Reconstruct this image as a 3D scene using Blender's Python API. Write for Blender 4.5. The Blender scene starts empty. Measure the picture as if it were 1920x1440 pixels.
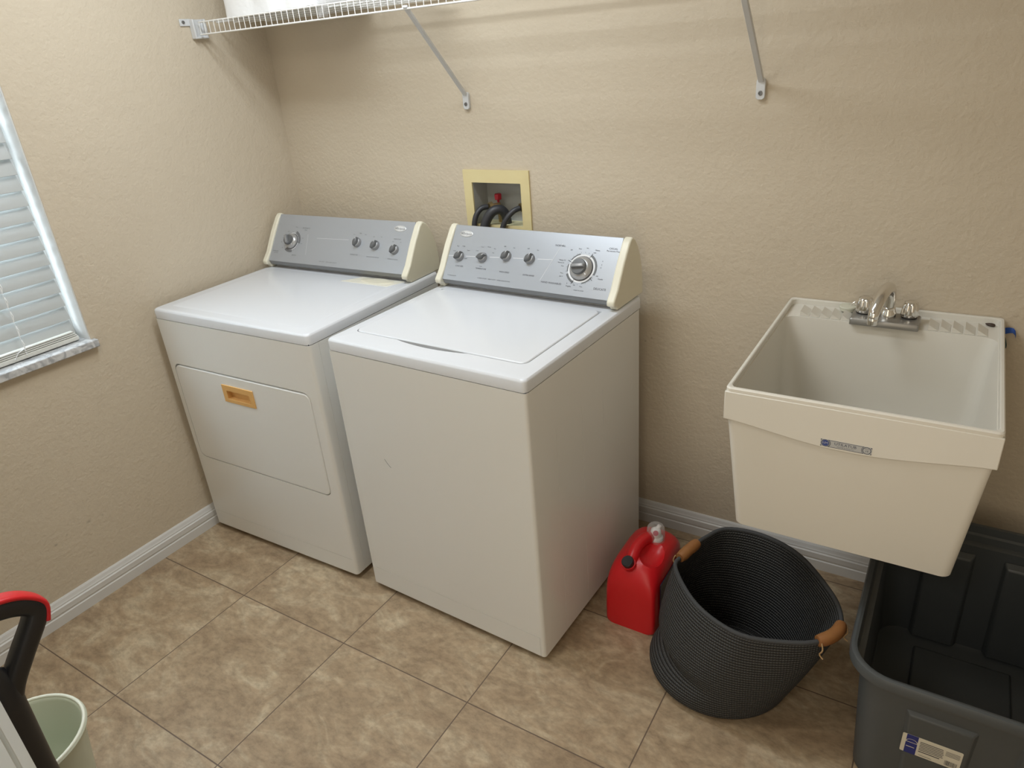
import bpy, bmesh, math, random
from mathutils import Vector, Matrix, noise
random.seed(7)
C = bpy.context.scene.collection
PI = math.pi

# ------------------------------------------------------------------ camera
def build_camera():
    cd = bpy.data.cameras.new('camera'); o = bpy.data.objects.new('camera', cd); C.objects.link(o)
    cd.sensor_fit = 'HORIZONTAL'; cd.sensor_width = 36.0
    cd.lens = 1325.5913 / 1920 * 36.0
    cd.clip_start = 0.01; cd.clip_end = 50
    r = Vector((0.84945779, 0.52221721, -0.07556879))
    u = Vector((-0.16720943, 0.40224513, 0.90013324))
    f = Vector((-0.50046225, 0.75198938, -0.42900991))
    m = Matrix(((r.x, u.x, -f.x, 2.33754), (r.y, u.y, -f.y, -2.048192), (r.z, u.z, -f.z, 1.626681), (0, 0, 0, 1)))
    o.matrix_world = m
    bpy.context.scene.camera = o
build_camera()

# ------------------------------------------------------------------ world, lights, exposure
vs = bpy.context.scene.view_settings
vs.view_transform = 'Standard'; vs.look = 'None'; vs.gamma = 1.0; vs.use_curve_mapping = False
vs.exposure = 0.06
w = bpy.data.worlds.new('daylight'); bpy.context.scene.world = w; w.use_nodes = True
w.node_tree.nodes['Background'].inputs[0].default_value = (0.80, 0.92, 1.0, 1)
w.node_tree.nodes['Background'].inputs[1].default_value = 7.0

def area_light(name, loc, rot, sx, sy, power, col, shape='RECTANGLE'):
    l = bpy.data.lights.new(name, 'AREA'); l.shape = shape; l.size = sx; l.size_y = sy
    l.energy = power; l.color = col
    o = bpy.data.objects.new(name, l); C.objects.link(o); o.location = loc; o.rotation_euler = rot
    return o
area_light('ceiling_lamp_and_fill', (0.98, -0.80, 2.40), (0, 0, 0), 1.15, 0.20, 17.5, (0.87, 0.945, 1.0))
area_light('ceiling_lamp_and_fill', (1.15, -1.60, 2.40), (0, 0, 0), 0.55, 0.55, 8.5, (1.0, 0.94, 0.84), 'DISK')  # added as soft fill for the left wall and appliance fronts
area_light('doorway_fill_light', (2.32, -2.26, 1.05), (math.radians(90), 0, 0), 0.84, 1.9, 6.5, (1.0, 0.88, 0.70))  # added fill in the doorway, brightens faces turned to the camera
area_light('hall_fill_light', (1.9, -3.0, 2.40), (0, 0, 0), 0.5, 0.5, 10.0, (1.0, 0.97, 0.92), 'DISK')  # added fill lamp in the unseen hall
area_light('window_daylight', (-0.35, -1.45, 1.5), (0, math.radians(-90), 0), 1.1, 0.9, 26.0, (0.80, 0.92, 1.0))

# ------------------------------------------------------------------ materials
MATS = {}
def mat(name, col, rough=0.5, metal=0.0, bump=None, spec=0.5, trans=0.0, vary=None, coat=0.0, emit=None, alpha=None):
    if name in MATS: return MATS[name]
    m = bpy.data.materials.new(name); m.use_nodes = True
    nt = m.node_tree; b = nt.nodes['Principled BSDF']
    b.inputs['Base Color'].default_value = (*col, 1); b.inputs['Roughness'].default_value = rough
    b.inputs['Metallic'].default_value = metal; b.inputs['Specular IOR Level'].default_value = spec
    b.inputs['Transmission Weight'].default_value = trans; b.inputs['Coat Weight'].default_value = coat
    tc = nt.nodes.new('ShaderNodeTexCoord')
    if vary:                       # (scale, second colour)
        n = nt.nodes.new('ShaderNodeTexNoise'); n.inputs['Scale'].default_value = vary[0]; n.inputs['Detail'].default_value = 4
        mx = nt.nodes.new('ShaderNodeMix'); mx.data_type = 'RGBA'
        mx.inputs[6].default_value = (*col, 1); mx.inputs[7].default_value = (*vary[1], 1)
        nt.links.new(tc.outputs['Object'], n.inputs['Vector'])
        nt.links.new(n.outputs['Fac'], mx.inputs[0]); nt.links.new(mx.outputs[2], b.inputs['Base Color'])
    if bump:                       # (scale, strength, distance)
        n = nt.nodes.new('ShaderNodeTexNoise'); n.inputs['Scale'].default_value = bump[0]; n.inputs['Detail'].default_value = 3
        bp = nt.nodes.new('ShaderNodeBump'); bp.inputs['Strength'].default_value = bump[1]; bp.inputs['Distance'].default_value = bump[2]
        nt.links.new(tc.outputs['Object'], n.inputs['Vector'])
        nt.links.new(n.outputs['Fac'], bp.inputs['Height']); nt.links.new(bp.outputs['Normal'], b.inputs['Normal'])
    MATS[name] = m
    return m

M_white = mat('enamel_white', (0.77, 0.775, 0.76), 0.28, bump=(180, 0.02, 0.001))
M_white2 = mat('enamel_white_shiny_cool_light', (0.70, 0.725, 0.77), 0.20, bump=(220, 0.02, 0.001))  # bluish cast of the cool overhead light is put into this white
M_cream = mat('cream_plastic', (0.76, 0.73, 0.60), 0.4)
M_silver = mat('silver_panel', (0.42, 0.445, 0.485), 0.34, metal=0.35)
M_gapshade = mat('gap_shade', (0.03, 0.03, 0.03), 0.8)  # near-black colour standing in for shade inside narrow gaps
M_knob = mat('knob_grey', (0.125, 0.13, 0.135), 0.38, metal=0.1)
M_knobring = mat('knob_ring', (0.30, 0.305, 0.315), 0.34, metal=0.3)
M_chrome = mat('chrome', (0.78, 0.77, 0.75), 0.09, metal=1.0)
M_satin = mat('satin_chrome', (0.62, 0.61, 0.59), 0.25, metal=1.0)
M_badge = mat('badge_light', (0.72, 0.73, 0.74), 0.3, metal=0.3)
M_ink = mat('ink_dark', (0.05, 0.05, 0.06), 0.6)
M_inklight = mat('ink_light', (0.75, 0.76, 0.78), 0.5)
M_inkgrey = mat('ink_grey', (0.16, 0.165, 0.175), 0.6)
M_amber = mat('amber_plastic', (0.72, 0.42, 0.15), 0.4)
M_yellow = mat('aged_yellow_plastic', (0.68, 0.56, 0.29), 0.5, vary=(9, (0.74, 0.66, 0.38)))
M_boxin = mat('outlet_box_grey', (0.42, 0.43, 0.42), 0.5)
M_rubber = mat('hose_rubber', (0.035, 0.036, 0.042), 0.45)
M_brass = mat('brass', (0.55, 0.42, 0.22), 0.35, metal=0.9)
M_valve = mat('valve_red', (0.42, 0.015, 0.03), 0.4)
M_shelf = mat('white_wire_coating', (0.80, 0.80, 0.78), 0.35)
M_bracket = mat('bracket_grey_white', (0.62, 0.63, 0.64), 0.4)
M_screw = mat('screw_metal', (0.22, 0.22, 0.22), 0.35, metal=0.8)
M_sink = mat('sink_plastic', (0.71, 0.685, 0.62), 0.42, bump=(60, 0.03, 0.002))
M_trim = mat('trim_paint', (0.66, 0.66, 0.65), 0.35)
M_ceil = mat('ceiling_paint', (0.74, 0.73, 0.70), 0.9, bump=(60, 0.3, 0.003))
M_door = mat('door_paint', (0.80, 0.85, 0.86), 0.35)
M_red = mat('red_plastic', (0.62, 0.012, 0.018), 0.34)
M_black = mat('black_plastic', (0.012, 0.012, 0.014), 0.38)
M_navy = mat('navy_label', (0.01, 0.013, 0.035), 0.35)
M_label = mat('label_paper', (0.60, 0.57, 0.47), 0.5)
M_blue = mat('blue_print', (0.012, 0.02, 0.16), 0.45)
M_leather = mat('tan_leather', (0.30, 0.135, 0.04), 0.5, vary=(30, (0.20, 0.075, 0.025)), bump=(120, 0.2, 0.001))
M_lace = mat('tan_lace', (0.40, 0.26, 0.13), 0.7)
M_tote = mat('tote_grey', (0.060, 0.067, 0.070), 0.42, bump=(90, 0.05, 0.001))
M_totein = mat('tote_grey', (0.1, 0.1, 0.1))
M_bucket = mat('bucket_plastic', (0.60, 0.64, 0.52), 0.4)
M_bluetape = mat('blue_tape', (0.02, 0.09, 0.42), 0.6)
M_stone = mat('dark_stone', (0.05, 0.03, 0.022), 0.5)
M_teal = mat('teal_tag', (0.01, 0.05, 0.06), 0.5)
M_paper = mat('paper_pack', (0.86, 0.87, 0.88), 0.55, bump=(25, 0.3, 0.01))
M_stopper = mat('stopper_rubber', (0.62, 0.62, 0.52), 0.5)

def wall_material():
    m = bpy.data.materials.new('wall_paint'); m.use_nodes = True; nt = m.node_tree; b = nt.nodes['Principled BSDF']
    b.inputs['Base Color'].default_value = (0.56, 0.47, 0.345, 1); b.inputs['Roughness'].default_value = 0.75
    b.inputs['Specular IOR Level'].default_value = 0.25
    tc = nt.nodes.new('ShaderNodeTexCoord')
    n1 = nt.nodes.new('ShaderNodeTexNoise'); n1.inputs['Scale'].default_value = 85; n1.inputs['Detail'].default_value = 3; n1.inputs['Roughness'].default_value = 0.55
    n2 = nt.nodes.new('ShaderNodeTexNoise'); n2.inputs['Scale'].default_value = 28; n2.inputs['Detail'].default_value = 2
    ad = nt.nodes.new('ShaderNodeMath'); ad.operation = 'ADD'
    bp = nt.nodes.new('ShaderNodeBump'); bp.inputs['Strength'].default_value = 0.55; bp.inputs['Distance'].default_value = 0.0035
    nt.links.new(tc.outputs['Object'], n1.inputs['Vector']); nt.links.new(tc.outputs['Object'], n2.inputs['Vector'])
    nt.links.new(n1.outputs['Fac'], ad.inputs[0]); nt.links.new(n2.outputs['Fac'], ad.inputs[1])
    nt.links.new(ad.outputs[0], bp.inputs['Height']); nt.links.new(bp.outputs['Normal'], b.inputs['Normal'])
    # faint grubby blotches
    n3 = nt.nodes.new('ShaderNodeTexNoise'); n3.inputs['Scale'].default_value = 3.5; n3.inputs['Detail'].default_value = 5
    mx = nt.nodes.new('ShaderNodeMix'); mx.data_type = 'RGBA'
    mx.inputs[6].default_value = (0.605, 0.528, 0.415, 1); mx.inputs[7].default_value = (0.57, 0.492, 0.382, 1)
    nt.links.new(tc.outputs['Object'], n3.inputs['Vector']); nt.links.new(n3.outputs['Fac'], mx.inputs[0])
    # small grey smudges with shapes of their own (y, z on the left wall; a scuff on the back wall beside the washer)
    nd = nt.nodes.new('ShaderNodeTexNoise'); nd.inputs['Scale'].default_value = 60; nd.inputs['Detail'].default_value = 4
    nt.links.new(tc.outputs['Object'], nd.inputs['Vector'])
    prev = mx.outputs[2]
    for (px, py, pz, r, k) in SPOTS:
        vd = nt.nodes.new('ShaderNodeVectorMath'); vd.operation = 'DISTANCE'; vd.inputs[1].default_value = (px, py, pz)
        nt.links.new(tc.outputs['Object'], vd.inputs[0])
        ns = nt.nodes.new('ShaderNodeMath'); ns.operation = 'MULTIPLY'; ns.inputs[1].default_value = r * 3.0; nt.links.new(nd.outputs['Fac'], ns.inputs[0])
        dd = nt.nodes.new('ShaderNodeMath'); dd.operation = 'ADD'; nt.links.new(vd.outputs['Value'], dd.inputs[0]); nt.links.new(ns.outputs[0], dd.inputs[1])
        mr = nt.nodes.new('ShaderNodeMapRange'); mr.inputs['From Min'].default_value = r * 1.5; mr.inputs['From Max'].default_value = r * 2.5
        mr.inputs['To Min'].default_value = k; mr.inputs['To Max'].default_value = 0.0; nt.links.new(dd.outputs[0], mr.inputs['Value'])
        m2 = nt.nodes.new('ShaderNodeMix'); m2.data_type = 'RGBA'; m2.inputs[7].default_value = (0.20, 0.18, 0.15, 1)
        nt.links.new(mr.outputs['Result'], m2.inputs[0]); nt.links.new(prev, m2.inputs[6]); prev = m2.outputs[2]
    nt.links.new(prev, b.inputs['Base Color'])
    return m
SPOTS = [(0.0, -1.181, 0.289, 0.009, 0.45), (0.0, -1.136, 0.286, 0.006, 0.40), (0.0, -1.300, 0.272, 0.005, 0.40), (0.0, -1.259, 0.285, 0.004, 0.35), (1.517, 0.0, 0.716, 0.005, 0.35), (1.539, 0.0, 0.731, 0.004, 0.30)]
M_wall = wall_material()

def floor_material():
    m = bpy.data.materials.new('floor_tile'); m.use_nodes = True; nt = m.node_tree; b = nt.nodes['Principled BSDF']
    N = nt.nodes.new; L = nt.links.new
    tc = N('ShaderNodeTexCoord'); sep = N('ShaderNodeSeparateXYZ'); L(tc.outputs['Object'], sep.inputs[0])
    S = 0.4687
    def math_(op, a, bb=None):
        n = N('ShaderNodeMath'); n.operation = op
        for i, v in enumerate((a, bb)):
            if v is None: continue
            if isinstance(v, (int, float)): n.inputs[i].default_value = v
            else: L(v, n.inputs[i])
        return n.outputs[0]
    ux = math_('DIVIDE', math_('SUBTRACT', sep.outputs[0], 0.4608), S)
    uy = math_('DIVIDE', math_('SUBTRACT', sep.outputs[1], -0.994), S)
    def edge(u):
        fr = math_('FRACT', math_('ADD', u, 100.0))
        return math_('MINIMUM', fr, math_('SUBTRACT', 1.0, fr))
    e = math_('MINIMUM', edge(ux), edge(uy))
    grout = math_('LESS_THAN', e, 0.0036)
    cell = N('ShaderNodeCombineXYZ'); L(math_('FLOOR', ux), cell.inputs[0]); L(math_('FLOOR', uy), cell.inputs[1])
    wn = N('ShaderNodeTexWhiteNoise'); L(cell.outputs[0], wn.inputs['Vector'])
    off = N('ShaderNodeVectorMath'); off.operation = 'MULTIPLY_ADD'
    L(wn.outputs['Color'], off.inputs[0]); off.inputs[1].default_value = (7, 7, 7); L(tc.outputs['Object'], off.inputs[2])
    mp = N('ShaderNodeMapping'); mp.inputs['Scale'].default_value = (0.75, 1.25, 1.0); mp.inputs['Rotation'].default_value = (0, 0, 0.5)
    L(off.outputs[0], mp.inputs[0])
    n1 = N('ShaderNodeTexNoise'); n1.inputs['Scale'].default_value = 7.5; n1.inputs['Detail'].default_value = 10; n1.inputs['Roughness'].default_value = 0.66; n1.inputs['Distortion'].default_value = 1.0
    n2 = N('ShaderNodeTexNoise'); n2.inputs['Scale'].default_value = 42; n2.inputs['Detail'].default_value = 8; n2.inputs['Roughness'].default_value = 0.72
    L(mp.outputs[0], n1.inputs['Vector']); L(mp.outputs[0], n2.inputs['Vector'])
    r1 = N('ShaderNodeValToRGB'); cr = r1.color_ramp
    cr.elements[0].position = 0.33; cr.elements[0].color = (0.295, 0.213, 0.136, 1)
    cr.elements[1].position = 0.69; cr.elements[1].color = (0.51, 0.42, 0.295, 1)
    k = cr.elements.new(0.50); k.color = (0.385, 0.29, 0.19, 1)
    L(n1.outputs['Fac'], r1.inputs[0])
    r2 = N('ShaderNodeValToRGB'); r2.color_ramp.elements[0].position = 0.35; r2.color_ramp.elements[0].color = (0.70, 0.69, 0.67, 1)
    r2.color_ramp.elements[1].position = 0.60; r2.color_ramp.elements[1].color = (1.08, 1.06, 1.03, 1)
    L(n2.outputs['Fac'], r2.inputs[0])
    mul = N('ShaderNodeMix'); mul.data_type = 'RGBA'; mul.blend_type = 'MULTIPLY'; mul.inputs[0].default_value = 0.9
    L(r1.outputs[0], mul.inputs[6]); L(r2.outputs[0], mul.inputs[7])
    mx = N('ShaderNodeMix'); mx.data_type = 'RGBA'; mx.inputs[7].default_value = (0.13, 0.09, 0.062, 1)
    L(grout, mx.inputs[0]); L(mul.outputs[2], mx.inputs[6]); L(mx.outputs[2], b.inputs['Base Color'])
    b.inputs['Roughness'].default_value = 0.42; b.inputs['Specular IOR Level'].default_value = 0.35
    h = math_('SUBTRACT', math_('MULTIPLY', n1.outputs['Fac'], 0.25), math_('MULTIPLY', grout, 0.15))
    bp = N('ShaderNodeBump'); bp.inputs['Strength'].default_value = 0.35; bp.inputs['Distance'].default_value = 0.003
    L(h, bp.inputs['Height']); L(bp.outputs['Normal'], b.inputs['Normal'])
    return m
M_floor = floor_material()

def marble_material():
    m = bpy.data.materials.new('sill_marble'); m.use_nodes = True; nt = m.node_tree; b = nt.nodes['Principled BSDF']
    tc = nt.nodes.new('ShaderNodeTexCoord'); n = nt.nodes.new('ShaderNodeTexNoise')
    n.inputs['Scale'].default_value = 22; n.inputs['Detail'].default_value = 8; n.inputs['Distortion'].default_value = 2.0
    r = nt.nodes.new('ShaderNodeValToRGB'); r.color_ramp.elements[0].position = 0.38; r.color_ramp.elements[0].color = (0.36, 0.37, 0.39, 1)
    r.color_ramp.elements[1].position = 0.55; r.color_ramp.elements[1].color = (0.62, 0.63, 0.64, 1)
    nt.links.new(tc.outputs['Object'], n.inputs['Vector']); nt.links.new(n.outputs['Fac'], r.inputs[0]); nt.links.new(r.outputs[0], b.inputs['Base Color'])
    b.inputs['Roughness'].default_value = 0.3
    return m
M_marble = marble_material()

def woven_material():
    m = bpy.data.materials.new('woven_rope'); m.use_nodes = True; nt = m.node_tree; b = nt.nodes['Principled BSDF']
    N = nt.nodes.new; L = nt.links.new
    tc = N('ShaderNodeTexCoord')
    at = N('ShaderNodeUVMap')
    sep = N('ShaderNodeSeparateXYZ'); L(at.outputs[0], sep.inputs[0])
    def math_(op, a, bb=None):
        n = N('ShaderNodeMath'); n.operation = op
        for i, v in enumerate((a, bb)):
            if v is None: continue
            if isinstance(v, (int, float)): n.inputs[i].default_value = v
            else: L(v, n.inputs[i])
        return n.outputs[0]
    rows = math_('ABSOLUTE', math_('SINE', math_('MULTIPLY', sep.outputs[1], PI * 38)))
    rowid = math_('FLOOR', math_('MULTIPLY', sep.outputs[1], 44))
    st = math_('ABSOLUTE', math_('SINE', math_('ADD', math_('MULTIPLY', sep.outputs[0], PI * 190), math_('MULTIPLY', rowid, 1.1))))
    h = math_('MULTIPLY', math_('POWER', rows, 0.6), math_('ADD', 0.6, math_('MULTIPLY', st, 0.4)))
    bp = N('ShaderNodeBump'); bp.inputs['Strength'].default_value = 1.0; bp.inputs['Distance'].default_value = 0.006
    L(h, bp.inputs['Height']); L(bp.outputs['Normal'], b.inputs['Normal'])
    mx = N('ShaderNodeMix'); mx.data_type = 'RGBA'; mx.inputs[6].default_value = (0.010, 0.010, 0.011, 1); mx.inputs[7].default_value = (0.095, 0.097, 0.098, 1)
    L(h, mx.inputs[0]); L(mx.outputs[2], b.inputs['Base Color'])
    b.inputs['Roughness'].default_value = 0.85; b.inputs['Specular IOR Level'].default_value = 0.2
    return m
M_woven = woven_material()

def slat_material():
    m = bpy.data.materials.new('blind_slat'); m.use_nodes = True; nt = m.node_tree; b = nt.nodes['Principled BSDF']
    b.inputs['Base Color'].default_value = (0.44, 0.455, 0.45, 1); b.inputs['Roughness'].default_value = 0.4
    tr = nt.nodes.new('ShaderNodeBsdfTranslucent'); tr.inputs[0].default_value = (0.7, 0.74, 0.74, 1)
    mx = nt.nodes.new('ShaderNodeMixShader'); mx.inputs[0].default_value = 0.02
    nt.links.new(b.outputs[0], mx.inputs[1]); nt.links.new(tr.outputs[0], mx.inputs[2])
    nt.links.new(mx.outputs[0], nt.nodes['Material Output'].inputs[0])
    return m
M_slat = slat_material()
M_rail = mat('blind_rail_white', (0.66, 0.66, 0.62), 0.4)

def clear_material(name, col, alpha, rough=0.08):
    m = bpy.data.materials.new(name); m.use_nodes = True; nt = m.node_tree; b = nt.nodes['Principled BSDF']
    b.inputs['Base Color'].default_value = (*col, 1); b.inputs['Roughness'].default_value = rough
    t = nt.nodes.new('ShaderNodeBsdfTransparent'); mx = nt.nodes.new('ShaderNodeMixShader')
    fr = nt.nodes.new('ShaderNodeLayerWeight'); fr.inputs[0].default_value = 0.35
    ad = nt.nodes.new('ShaderNodeMath'); ad.operation = 'ADD'; ad.inputs[1].default_value = alpha; ad.use_clamp = True
    ml = nt.nodes.new('ShaderNodeMath'); ml.operation = 'MULTIPLY'; ml.inputs[1].default_value = 0.5
    nt.links.new(fr.outputs['Facing'], ml.inputs[0]); nt.links.new(ml.outputs[0], ad.inputs[0])
    nt.links.new(ad.outputs[0], mx.inputs[0]); nt.links.new(t.outputs[0], mx.inputs[1]); nt.links.new(b.outputs[0], mx.inputs[2])
    nt.links.new(mx.outputs[0], nt.nodes['Material Output'].inputs[0])
    return m
M_clear = clear_material('clear_cap_plastic', (0.75, 0.75, 0.76), 0.10)
M_glass = clear_material('window_glass', (0.8, 0.85, 0.87), 0.04, 0.02)
M_wrap = clear_material('crumpled_clear_wrap', (0.80, 0.81, 0.83), 0.10, 0.2)

# ------------------------------------------------------------------ mesh helpers
def new(): return bmesh.new()
def obj(name, bm, m, parent=None, smooth=None, bevel=0.0, seg=2):
    if bm.loops: pass
    bmesh.ops.recalc_face_normals(bm, faces=bm.faces[:])
    me = bpy.data.meshes.new(name); bm.to_mesh(me); bm.free()
    o = bpy.data.objects.new(name, me); C.objects.link(o)
    for mm in (m if isinstance(m, (list, tuple)) else [m]): me.materials.append(mm)
    if smooth is not None:
        for p in me.polygons: p.use_smooth = True
        if smooth < 179:
            me.set_sharp_from_angle(angle=math.radians(smooth))
    if bevel:
        b = o.modifiers.new('bevel', 'BEVEL'); b.width = bevel; b.segments = seg; b.limit_method = 'ANGLE'; b.angle_limit = math.radians(40)
        b.harden_normals = False
        for p in me.polygons: p.use_smooth = True
        me.set_sharp_from_angle(angle=math.radians(35))
    if parent: o.parent = parent
    return o
def parts_mesh(name, items, parent=None, smooth=None):
    """one part whose surface print has its own materials: items = [(bmesh, material), ...]"""
    ms = [m for _, m in items]; out = new()
    for i, (b, _) in enumerate(items):
        if i == 0: bmesh.ops.recalc_face_normals(b, faces=b.faces[:])
        for f in b.faces: f.material_index = i
        me = bpy.data.meshes.new('t'); b.to_mesh(me); b.free(); out.from_mesh(me); bpy.data.meshes.remove(me)
    me = bpy.data.meshes.new(name); out.to_mesh(me); out.free()
    for m in ms: me.materials.append(m)
    if smooth is not None:
        for p in me.polygons: p.use_smooth = True
        me.set_sharp_from_angle(angle=math.radians(smooth))
    o = bpy.data.objects.new(name, me); C.objects.link(o)
    if parent: o.parent = parent
    return o
def thing(name, label, cat, loc=(0, 0, 0), rotz=0, group=None):
    o = bpy.data.objects.new(name, None); C.objects.link(o); o.location = loc; o.rotation_euler = (0, 0, rotz)
    o.empty_display_size = 0.05
    o['label'] = label; o['category'] = cat
    if group: o['group'] = group
    return o
def tag(o, label, cat, group=None):
    o['label'] = label; o['category'] = cat
    if group: o['group'] = group
    return o
def struct(o): o['kind'] = 'structure'; return o
def bx(bm, x0, x1, y0, y1, z0, z1):
    v = [bm.verts.new((x, y, z)) for z in (z0, z1) for y in (y0, y1) for x in (x0, x1)]
    for f in ((0, 2, 3, 1), (4, 5, 7, 6), (0, 1, 5, 4), (2, 6, 7, 3), (0, 4, 6, 2), (1, 3, 7, 5)):
        bm.faces.new([v[i] for i in f])
    return v
def box(x0, x1, y0, y1, z0, z1):
    bm = new(); bx(bm, x0, x1, y0, y1, z0, z1); return bm
def prism(bm, pts, fn, a, b):
    """pts: 2D polygon; fn(p, t) -> 3D; extruded from t=a to t=b"""
    A = [bm.verts.new(fn(p, a)) for p in pts]; B = [bm.verts.new(fn(p, b)) for p in pts]
    n = len(pts)
    bm.faces.new(A); bm.faces.new(list(reversed(B)))
    for i in range(n): bm.faces.new((A[i], B[i], B[(i + 1) % n], A[(i + 1) % n]))
FX = lambda p, t: (t, p[0], p[1])      # profile in y,z swept along x
FY = lambda p, t: (p[0], t, p[1])      # profile in x,z swept along y
FZ = lambda p, t: (p[0], p[1], t)
def rrect(x0, x1, y0, y1, r, n=5):
    out = []
    for cx, cy, a0 in ((x1 - r, y1 - r, 0), (x0 + r, y1 - r, 90), (x0 + r, y0 + r, 180), (x1 - r, y0 + r, 270)):
        for i in range(n + 1):
            a = math.radians(a0 + 90 * i / n); out.append((cx + r * math.cos(a), cy + r * math.sin(a)))
    return out
def ring_of(c, ax, r, n, up=None):
    ax = Vector(ax).normalized()
    t = Vector((0, 0, 1)) if abs(ax.z) < 0.9 else Vector((1, 0, 0))
    if up is not None: t = Vector(up)
    u = ax.cross(t).normalized(); v = ax.cross(u)
    return [Vector(c) + u * (r * math.cos(2 * PI * i / n)) + v * (r * math.sin(2 * PI * i / n)) for i in range(n)]
def tube(bm, pts, r, n=10, caps=True):
    pts = [Vector(p) for p in pts]; rs = r if isinstance(r, (list, tuple)) else [r] * len(pts)
    rings = []; u = None
    for i, p in enumerate(pts):
        d = (pts[min(i + 1, len(pts) - 1)] - pts[max(i - 1, 0)]).normalized()
        if u is None:
            t = Vector((0, 0, 1)) if abs(d.z) < 0.9 else Vector((1, 0, 0)); u = d.cross(t).normalized()
        else:
            u = (u - d * u.dot(d)).normalized()
        v = d.cross(u)
        rings.append([bm.verts.new(p + u * (rs[i] * math.cos(2 * PI * k / n)) + v * (rs[i] * math.sin(2 * PI * k / n))) for k in range(n)])
    for a, b in zip(rings, rings[1:]):
        for k in range(n): bm.faces.new((a[k], a[(k + 1) % n], b[(k + 1) % n], b[k]))
    if caps: bm.faces.new(rings[0]); bm.faces.new(list(reversed(rings[-1])))
def spline(pts, n=8, closed=False):
    pts = [Vector(p) for p in pts]; out = []; m = len(pts)
    for i in range(m if closed else m - 1):
        if closed: p0, p1, p2, p3 = pts[i - 1], pts[i], pts[(i + 1) % m], pts[(i + 2) % m]
        else: p0, p1, p2, p3 = pts[max(i - 1, 0)], pts[i], pts[i + 1], pts[min(i + 2, m - 1)]
        for k in range(n):
            t = k / n
            out.append(0.5 * ((2 * p1) + (p2 - p0) * t + (2 * p0 - 5 * p1 + 4 * p2 - p3) * t * t + (3 * p1 - p0 - 3 * p2 + p3) * t ** 3))
    if not closed: out.append(pts[-1])
    return out
def lathe(bm, prof, n=32, M=None, cap0=True, cap1=True):
    """prof: list of (r, z)"""
    rings = []
    for r, z in prof:
        ring = []
        for k in range(n):
            a = 2 * PI * k / n; v = Vector((r * math.cos(a), r * math.sin(a), z))
            ring.append(bm.verts.new(M @ v if M else v))
        rings.append(ring)
    for a, b in zip(rings, rings[1:]):
        for k in range(n): bm.faces.new((a[k], a[(k + 1) % n], b[(k + 1) % n], b[k]))
    if cap0: bm.faces.new(list(reversed(rings[0])))
    if cap1: bm.faces.new(rings[-1])
def loft(bm, loops, close=True, cap0=True, cap1=True):
    R = [[bm.verts.new(p) for p in lp] for lp in loops]; n = len(R[0])
    for a, b in zip(R, R[1:]):
        for k in range(n if close else n - 1): bm.faces.new((a[k], a[(k + 1) % n], b[(k + 1) % n], b[k]))
    if cap0: bm.faces.new(list(reversed(R[0])))
    if cap1: bm.faces.new(R[-1])
    return R
def xform(bm, M): bmesh.ops.transform(bm, matrix=M, verts=bm.verts[:])
def cut(bm, cutters):
    """boolean difference of each cutter bmesh from bm"""
    me = bpy.data.meshes.new('t'); bmesh.ops.recalc_face_normals(bm, faces=bm.faces[:]); bm.to_mesh(me); bm.free()
    o = bpy.data.objects.new('t', me); C.objects.link(o); rem = [o]; dm = [me]
    for c in cutters:
        bmesh.ops.recalc_face_normals(c, faces=c.faces[:])
        cm = bpy.data.meshes.new('c'); c.to_mesh(cm); c.free()
        co = bpy.data.objects.new('c', cm); C.objects.link(co); rem.append(co); dm.append(cm)
        md = o.modifiers.new('b', 'BOOLEAN'); md.object = co; md.operation = 'DIFFERENCE'; md.solver = 'EXACT'
    dg = bpy.context.evaluated_depsgraph_get(); dg.update()
    ev = o.evaluated_get(dg); res = bpy.data.meshes.new_from_object(ev)
    out = new(); out.from_mesh(res)
    for q in rem: bpy.data.objects.remove(q, do_unlink=True)
    for q in dm: bpy.data.meshes.remove(q)
    bpy.data.meshes.remove(res)
    return out
def text_bm(bm, s, size, M, align='CENTER', squash=1.0):
    """adds flat text; local x right, y up, placed by matrix M"""
    cu = bpy.data.curves.new('t', 'FONT'); cu.body = s; cu.size = size; cu.align_x = align; cu.align_y = 'CENTER'; cu.resolution_u = 2
    o = bpy.data.objects.new('t', cu); C.objects.link(o)
    dg = bpy.context.evaluated_depsgraph_get(); dg.update()
    me = bpy.data.meshes.new_from_object(o.evaluated_get(dg))
    me.transform(M @ Matrix.Diagonal((squash, 1, 1, 1)))
    bm.from_mesh(me)
    bpy.data.objects.remove(o, do_unlink=True); bpy.data.curves.remove(cu); bpy.data.meshes.remove(me)
def flat_rect(bm, x0, x1, y0, y1, M):
    bm.faces.new([bm.verts.new(M @ Vector(p)) for p in ((x0, y0, 0), (x1, y0, 0), (x1, y1, 0), (x0, y1, 0))])
def flat_arc(bm, cx, cy, r0, r1, a0, a1, M, n=24, sy=1.0):
    pr = None
    for i in range(n + 1):
        a = math.radians(a0 + (a1 - a0) * i / n)
        p = bm.verts.new(M @ Vector((cx + r0 * math.cos(a), cy + sy * r0 * math.sin(a), 0)))
        q = bm.verts.new(M @ Vector((cx + r1 * math.cos(a), cy + sy * r1 * math.sin(a), 0)))
        if pr: bm.faces.new((pr[0], pr[1], q, p))
        pr = (p, q)
def flat_line(bm, x0, y0, x1, y1, wd, M):
    d = Vector((x1 - x0, y1 - y0)).normalized(); nx, ny = -d.y * wd / 2, d.x * wd / 2
    bm.faces.new([bm.verts.new(M @ Vector(p)) for p in ((x0 - nx, y0 - ny, 0), (x1 - nx, y1 - ny, 0), (x1 + nx, y1 + ny, 0), (x0 + nx, y0 + ny, 0))])
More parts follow.
